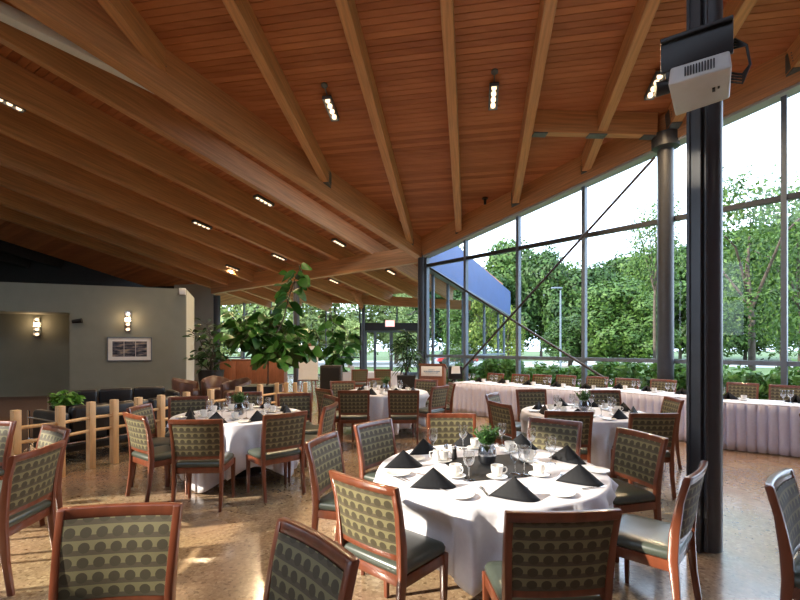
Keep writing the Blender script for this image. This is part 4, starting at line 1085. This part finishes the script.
# small bright plant by the sofa
sb=Vector(((66-400)/F*7.0,7.0,0.006)); rnd=random.Random(8)
r=thing('potted_plant','bright green leafy plant in a round black pot beside the far sofa','plant',sb)
mb=MB(); zt=EYE-(405-HY)/F*7.0; mb.lathe([(0,0),(.14,0),(.16,.02),(.13,.3),(.20,zt-.2),(.21,zt),(.18,zt),(.15,zt-.06),(0,zt-.06)],24); mb.build('pot',M['pot'],r,smooth=50)
ml=MB()
for k in range(150):
    a=rnd.uniform(0,6.28); rr=rnd.uniform(0,.14); d=Vector((math.cos(a),math.sin(a),rnd.uniform(-.3,.9))); p=Vector((rr*math.cos(a),rr*math.sin(a),zt+.02+rnd.uniform(-.05,.20)*(1-rr*2)))
    leafshape(ml,p,d,.11*rnd.uniform(.7,1.2),.055,rnd,.4)
ml.build('foliage',M['leaf_bright'],r,smooth=80,fix=False)

# ------------------------------------------------------------------ background furniture
Yc=20.0
r=thing('credenza','long brown wood-panelled counter behind the fiddle-leaf fig','cabinet',((254-400)/F*Yc,Yc,0))
mb=MB(); mb.box((0,0,.5),(2.84,.55,1.0)); mb.build('body',M['panel_wood'],r)
mb=MB(); mb.box((0,0,1.02),(2.90,.6,.04)); mb.build('top',M['panel_wood'],r)
for k in range(4): mb=MB(); mb.box((-1.06+.71*k,-.285,.5),(.69,.02,.92)); mb.build('door',M['panel_wood'],r,bevel=.004)
p=Vector(((331.5-400)/F*14,14,0)); r=thing('speaker_cabinet','dark brown upright cabinet before the smaller fig','cabinet',p)
mb=MB(); mb.box((0,0,.51),(.64,.45,1.02)); mb.build('body',plain('dark stained wood',(.035,.025,.02),.5),r,bevel=.01); mb=MB(); mb.box((.0,-.23,.55),(.56,.012,.8)); mb.build('front_panel',M['black'],r)
# far white table
r=thing('banquet_table','small far table under a white cloth in front of the doors','table',(-.95,15.3,0)); mb=MB(); mb.box((0,0,.71),(2.0,.7,.03)); mb.build('tabletop',M['panel_wood'],r)
for sx_ in(-1,1):
    for sy in(-1,1): mb=MB(); mb.cyl((sx_*.9,sy*.28,0),(sx_*.9,sy*.28,.69),.02,n=8); mb.build('leg',M['steel'],r)
mb=MB(); hw,hd=1.03,.38
mb.box((0,0,.737),(2*hw,2*hd,.01))
sec=[]
n=120
for z,o_ in((.742,0),(.4,.02),(.03,.035)):
    ring=[]
    for i in range(n):
        q=i/n*4; s_=int(q); f_=q-s_; cx,cy=[(-hw+2*hw*f_,-hd),(hw,-hd+2*hd*f_),(hw-2*hw*f_,hd),(-hw,hd-2*hd*f_)][s_]; k=1+o_*(1+math.sin(i*1.3))
        ring.append((cx*k,cy*(k+o_),z))
    sec.append(ring)
mb.sweep(sec,False); o=mb.build('tablecloth',M['cloth'],None,loc=(-.95,15.3,0)); tag(o,'white cloth on the small far table in front of the doors','tablecloth')
mb=MB(); mb.box((0,0,.10),(.14,.02,.2)); o=mb.build('table_card',M['paper'],loc=(-1.6,15.1,.745)); tag(o,'white card standing on the far white table','card')
# easel and board
eb=Vector(((309-400)/F*13.2,13.2,0)); r=thing('easel','wooden display easel right of the fiddle-leaf fig','easel',eb)
for (a,b) in(((-.28,-.1,0),(-.02,.12,1.7)),((.28,-.1,0),(.02,.12,1.7)),((0,.55,0),(0,.14,1.66))):
    mb=MB(); mb.cyl(a,b,.018,n=8); mb.build('leg',M['panel_wood'],r)
mb=MB(); mb.box((0,-.09,.62),(.6,.06,.03)); mb.build('ledge',M['panel_wood'],r)
mb=MB(); Rb=Matrix.Translation(eb+Vector((.0,-.06,1.13)))@Matrix.Rotation(-.13,4,'X'); mb.box((0,-.01,0),(.56,.02,.98)); o=mb.build('display_board',M['paper'],M=Rb); tag(o,'white display board leaning on the easel by the fig','board')
# lectern with sign
Yl=12.2; lb=Vector(((433-400)/F*Yl,Yl,0)); r=thing('lectern','brown wooden lectern carrying a white sign at the window corner','lectern',lb,-.25)
mb=MB(); mb.hexa([(-.33,-.22,0),(.33,-.22,0),(.33,.22,0),(-.33,.22,0)],[(-.33,-.22,1.12),(.33,-.22,1.12),(.33,.22,1.0),(-.33,.22,1.0)]); mb.build('body',M['panel_wood'],r,bevel=.01)
mb=MB(); mb.hexa([(-.37,-.26,1.125),(.37,-.26,1.125),(.37,.26,.985),(-.37,.26,.985)],[(-.37,-.26,1.15),(.37,-.26,1.15),(.37,.26,1.01),(-.37,.26,1.01)]); mb.build('reading_top',M['panel_wood'],r)
sg=MB(); sg.box((0,-.235,.95),(.56,.02,.26)); sgn=sg.build('sign',M['paper'],r,bevel=.003)
sm=plain('sign lettering',(.10,.22,.38),.6)
mb=MB(); rr_=random.Random(3)
for row,(z,hgt,wd) in enumerate(((.985,.022,.16),(.945,.03,.42),(.905,.016,.36))):
    x=-wd/2
    while x<wd/2:
        w=rr_.uniform(.012,.03); mb.box((x+w/2,-.2465,z),(w*.8,.002,hgt*rr_.uniform(.6,1))); x+=w
mb.build('lettering',sm,sgn)
# black stand with white sheet next to it
sb_=Vector(((455-400)/F*12.9,12.9,0)); r=thing('music_stand','black stand holding a white sheet beside the lectern','stand',sb_)
mb=MB(); mb.cyl((0,0,.02),(0,0,.75),.018,n=10); mb.build('pole',M['black'],r)
for k in range(3): mb=MB(); a=k*2.1+.4; mb.cyl((0,0,.12),(.28*math.cos(a),.28*math.sin(a),.01),.012,n=8); mb.build('foot',M['black'],r)
mb=MB(); mb.box((0,.0,.86),(.40,.30,.36)); mb.build('case',M['black'],r,bevel=.02)
mb=MB(); mb.add([(-.13,-.175,.84),(.13,-.175,.84),(.11,-.165,1.05),(-.11,-.165,1.05)],[(0,1,2,3)]); o=mb.build('white_sheet',M['paper'],None,loc=sb_); o.modifiers.new('t','SOLIDIFY').thickness=.004; tag(o,'white sheet propped on the black stand beside the lectern','paper')

# ------------------------------------------------------------------ projector on the column
pr=thing('projector','white projector hung on a black bracket from the near column','projector')
k=.90; c0=Vector((2.025*k,3.4*k,0)); u=Vector((.285,-.25,0)); v=Vector((.285,.5,0)); w_=u.length*k*1.03; d_=v.length*k
u.normalize(); v.normalize(); zb=EYE+(HY-85.5)/F*3.4*k
R=Matrix((u,v,Vector((0,0,1)))).transposed().to_4x4(); R.translation=Vector((c0.x,c0.y,zb)); pr.matrix_basis=R
mb=MB(); mb.hexa([(0,0,.0),(w_,0,0),(w_*.98,d_*.86,.0),(w_*.02,d_,.0)],[(.012,.02,.125),(w_-.012,.02,.125),(w_*.97,d_*.84,.125),(w_*.03,d_*.97,.125)]); mb.build('body',M['proj'],pr,bevel=.014,seg=3)
mb=MB()
for i in range(11): mb.box((w_*.28+i*w_*.045,.006,.062),(w_*.024,.012,.062))
mb.build('vent_grille',M['black'],pr)
mb=MB(); mb.cyl((-.0,.12,.05),(-.085,.10,.045),.045,.05,n=20); mb.build('lens',M['black'],pr,smooth=50)
mb=MB(); mb.box((w_*.72,d_*.45,-.004),(.018,.05,.008)); mb.box((w_*.80,d_*.42,-.004),(.012,.02,.008)); mb.build('latch',M['black'],pr)
mb=MB(); mb.box((w_*.43,d_*.38,.17),(.36,.06,.10)); mb.box((w_*.43,d_*.34,.30),(.42,.03,.24)); mb.box((w_*.43,d_*.42,.40),(.42,.16,.03)); mb.box((w_*.55,d_*.70,.30),(.10,.40,.06)); mb.box((w_*.55,d_*.70,.19),(.10,.36,.05)); mb.build('mount_bracket',M['black'],pr,bevel=.006)
for j in range(4):
    mb=MB(); zz=.02+.03*j; mb.tube([(w_*.95,d_*.55,.05+.02*j),(w_+.06,d_*.5,.0+.02*j),(w_+.10,d_*.45,.10),(w_+.08,d_*.4,.22),(w_+.02,d_*.45,.24+.02*j),(w_*.8,d_*.6,.26)],.008,7); mb.build('cable',M['black'],pr,smooth=60)

# ------------------------------------------------------------------ outside
def crown_mesh(name,seed,n,leaf,blobs,mat,squash=.8):
    """leaf canopy of unit radius around (0,0,0)"""
    rnd=random.Random(seed); mb=MB(); bl=[]
    for k in range(blobs):
        a=rnd.uniform(0,6.28); z=rnd.uniform(-.75,.85); rr=math.sqrt(max(0,1-z*z))*rnd.uniform(.25,.68); bl.append((Vector((rr*math.cos(a),rr*math.sin(a),z*squash)),rnd.uniform(.24,.42)))
    for k in range(n):
        c_,r_=bl[k%blobs]; d=Vector((rnd.gauss(0,1),rnd.gauss(0,1),rnd.gauss(.25,1))).normalized(); p=c_+d*r_*rnd.uniform(.6,1.03)
        t=Vector((rnd.gauss(0,1),rnd.gauss(0,1),rnd.gauss(0,.6))).normalized(); u=t.cross(d)
        if u.length<.05: continue
        u.normalize(); t=(t-d*t.dot(d)*.6).normalized(); s=leaf*rnd.uniform(.6,1.3)
        mb.add([p-t*s,p+u*s*.45,p+t*s,p-u*s*.45],[(0,1,2,3)])
    me=bpy.data.meshes.new(name); me.from_pydata([tuple(x) for x in mb.v],[],mb.f); me.materials.append(mat); return me
CR={'a':[crown_mesh('crown',1,14000,.05,40,M['tree_a']),crown_mesh('crown',2,14000,.05,34,M['tree_a'])],
    'b':[crown_mesh('crown',3,14000,.05,36,M['tree_b']),crown_mesh('crown',4,14000,.05,32,M['tree_b'])],
    'e':[crown_mesh('crown',15,6000,.045,26,M['tree_e'])],
    'c':[crown_mesh('crown',5,3500,.05,18,M['tree_c'])],
    'd':[crown_mesh('crown',6,5200,.030,34,M['tree_b'],.9)]}
cnt=[0]
def tree(px,Y,ztop,rad,kind,label,squash=1.0,trunkw=.22,low=.0):
    cnt[0]+=1
    x=(px-400)/F*Y; r=thing('tree',label,'tree',(x,Y,-.3),random.uniform(0,6.28),'trees outside the windows')
    h=ztop+.3; rz=(h-low)/2; zc=low+rz
    me=random.choice(CR[kind]); o=bpy.data.objects.new('crown',me); C.objects.link(o); o.parent=r; o.location=(0,0,zc); o.scale=(rad,rad,rz*1.12)
    mb=MB(); mb.tube([(0,0,0),(.1*rad*.3,0,zc*.6),(0,.05*rad,zc),(.1*rad,0,zc+rz*.6)],[trunkw,trunkw*.8,trunkw*.5,trunkw*.15],8)
    for k in range(5):
        a=k*1.3; mb.tube([(0,0,zc*.7),(.4*rad*math.cos(a),.4*rad*math.sin(a),zc+rz*.1*k),(.65*rad*math.cos(a),.65*rad*math.sin(a),zc+rz*.15*k)],[trunkw*.5,trunkw*.3,.02],6)
    mb.build('trunk',M['bark'],r,smooth=60)
    return r
def zt(y,Y): return EYE+(HY-y)/F*Y
# treeline behind the road, from left to right
line=[(418,70,262,7,'a'),(446,78,250,7,'b'),(476,66,268,6,'a'),(508,72,246,7,'b'),(541,66,250,6.0,'a'),(566,74,268,6.5,'b'),(590,64,268,6.5,'a'),(617,70,258,7.5,'a'),(648,66,255,7,'b'),(680,62,245,7,'a'),(712,58,240,7,'a'),(745,62,232,7,'b'),(782,56,235,7,'a'),(820,60,215,8,'b'),(860,60,210,8,'a')]
names=['at the far left, seen through the wing\'s glass','behind the blue fascia','at the end of the blue fascia','right of the blue fascia\'s end','behind the crossing tie rods','left of the third mullion','right of the third mullion','between mullion and round column','just left of the round column','behind the round column','behind the near column','right of the near column','at the right window mullion','at the right edge of the view','beyond the right edge']
for (px,Y,y,rad,kd),nm in zip(line,names): tree(px,Y,zt(y,Y),rad,kd,'large leafy tree beyond the road, '+nm,low=.6)
# nearer trees
tree(612,40,zt(285,40),4.2,'b','rounded mid-green tree before the treeline, between third mullion and round column',low=.4)
tree(640,38,zt(296,38),3.2,'b','smaller bright tree leaning to the round column\'s left side',low=.3)
tree(486,34,zt(282,34),2.0,'c','slender yellow-green young tree between the first two mullions',trunkw=.10,low=.9)
tree(508,33,zt(305,33),1.8,'c','low yellow-green young tree right of the slender one',trunkw=.08,low=.4)
tree(462,36,zt(300,36),2.4,'b','tree seen through the wing\'s side glass',low=.5)
tree(570,42,zt(318,42),3.0,'a','dark rounded tree left of the third mullion',low=.2)
tree(752,15.5,zt(180,15.5),2.6,'d','airy pale tree close outside the right windows, with leaning trunk',trunkw=.12,low=1.6)
tree(655,19,zt(196,19),1.5,'d','airy tree tip close outside, left of the round column',trunkw=.08,low=3.6)
tree(800,17,zt(185,17),2.2,'d','airy pale tree outside at the right edge',trunkw=.10,low=1.4)
# trees behind the far glazing
for i,(px,Y,y,rad,kd,nm) in enumerate(((215,46,262,5,'e','at the left end of the far glazing'),(243,44,258,5,'e','behind the big fig\'s left side'),(272,48,262,5,'e','behind the big fig'),(304,45,262,5,'e','behind the steel post'),(334,47,270,5,'e','behind the smaller fig'),(365,50,270,5,'e','above the door portal'),(396,48,272,5,'e','right above the doors'),(350,40,320,2.6,'e','low behind the doors'))): tree(px,Y,zt(y,Y),rad,kd,'tree outside the far glazing, '+nm,low=.5)
# bushes along the foot of the window wall
BM=[crown_mesh('foliage',21,1500,.11,14,M['bush']),crown_mesh('foliage',22,1500,.11,12,M['bush'])]
rnd=random.Random(31)
for i in range(19):
    t=-.4+i*.36; p=W(t)+Wn*rnd.uniform(.75,1.2); hgt=rnd.uniform(1.35,1.75)
    r=thing('bush','x','bush',(p.x,p.y,-.3),rnd.uniform(0,6),'green bushes along the foot of the window wall')
    r['label']='leafy green bush outside the window wall, %s from its left end'%['first','second','third','fourth','fifth','sixth','seventh','eighth','ninth','tenth','eleventh','twelfth','thirteenth','fourteenth','fifteenth','sixteenth','seventeenth','eighteenth','nineteenth'][i]
    o=bpy.data.objects.new('foliage',rnd.choice(BM)); C.objects.link(o); o.parent=r; o.scale=(.78,.78,hgt/2*1.1); o.location=(0,0,hgt/2)
    mb=MB(); mb.tube([(0,0,0),(.03,0,hgt*.6)],[.02,.008],6); mb.build('stem',M['bark'],r)
# lamp post and red car
r=thing('street_lamp','slim grey street lamp outside, left of the third mullion','lamp',((560.5-400)/F*30,30,-.3)); mb=MB(); mb.cyl((0,0,0),(0,0,zt(290,30)+.3),.07,.05,n=10); mb.build('pole',M['alu'],r); mb=MB(); mb.box((-.25,0,zt(288,30)+.3),(.7,.22,.1)); mb.build('lamp_head',M['alu'],r,bevel=.02)
r=thing('car','red car parked on the road beyond the wing','car',((456-400)/F*46,46,-.285),.1)
mb=MB(); mb.sweep([[(x,-.85,z) for x,z in((-2.1,.35),(2.1,.35),(2.1,.75),(1.2,.9),(-1.9,.9))],[(x,.85,z) for x,z in((-2.1,.35),(2.1,.35),(2.1,.75),(1.2,.9),(-1.9,.9))]]); mb.build('body',M['red_car'],r,bevel=.06)
mb=MB(); mb.sweep([[(x,-.7,z) for x,z in((-1.8,.9),(1.1,.9),(.5,1.4),(-1.3,1.42))],[(x,.7,z) for x,z in((-1.8,.9),(1.1,.9),(.5,1.4),(-1.3,1.42))]]); mb.build('cabin',M['black'],r,bevel=.05)
for sx_ in(-1.3,1.3):
    for sy in(-.85,.85): mb=MB(); mb.cyl((sx_,sy-.1,.33),(sx_,sy+.1,.33),.33,n=18); mb.build('wheel',M['tyre'],r)

# ------------------------------------------------------------------ unseen walls added around the view to shape sun and daylight
o=MB()
XL=-9.6
for (ya,yb,za,zb_) in((-3.9,-.5,0,8.2),(2.5,2.65,0,8.2),(3.7,10.2,0,8.2),(2.65,3.7,5.2,8.2),(2.65,3.7,0,2.2),(-.5,2.5,6.2,8.2),(-.5,2.5,0,2.2),(.95,1.1,2.2,6.2),(-.5,2.5,4.1,4.25)):
    o.box((XL,(ya+yb)/2,(za+zb_)/2),(.2,yb-ya,zb_-za))
o=o.build('added_wall_west',M['green_wall']); o['kind']='structure'  # openings shaped to drop sun patches on floor and table
o=MB(); o.box((4.2,-3.9,4.9),(28,.2,9.8)); o=o.build('added_wall_back',M['panel_wood']); o['kind']='structure'  # unseen dark wall added to cut light on the near chair backs
a,b=W(7.1),W(12.3); o=MB(); n_=Wn*.2
o.hexa([a,b,b+n_,a+n_],[p+Vector((0,0,9.6)) for p in(a,b,b+n_,a+n_)]); o=o.build('added_wall_right',M['panel_wood']); o['kind']='structure'  # solid wall added instead of glazing to cut light from behind

# ------------------------------------------------------------------ light
w=bpy.data.worlds.new('overcast sky'); bpy.context.scene.world=w; w.use_nodes=True; nt=w.node_tree
bg=nt.nodes['Background']; bg.inputs['Color'].default_value=(.66,.80,1,1); bg.inputs['Strength'].default_value=1.9
l=bpy.data.lights.new('sun','SUN'); l.energy=3.5; l.color=(1,.89,.72); l.angle=math.radians(1.0); so=bpy.data.objects.new('sun',l); C.objects.link(so)
sd_=Vector((.85,.22,-.42)); so.rotation_euler=sd_.to_track_quat('-Z','Y').to_euler()

cam=bpy.data.cameras.new('camera'); co=bpy.data.objects.new('camera',cam); C.objects.link(co); co.location=(0,0,EYE); co.rotation_euler=(PI/2,0,0)
cam.sensor_fit='HORIZONTAL'; cam.sensor_width=36; cam.lens=F/800*36; cam.shift_y=(HY-300)/800; cam.clip_start=.05; cam.clip_end=600
sc=bpy.context.scene; sc.camera=co
vs=sc.view_settings; vs.view_transform='Standard'; vs.look='None'; vs.gamma=1; vs.use_curve_mapping=False; vs.exposure=1.7
sc.cycles.transparent_max_bounces=24
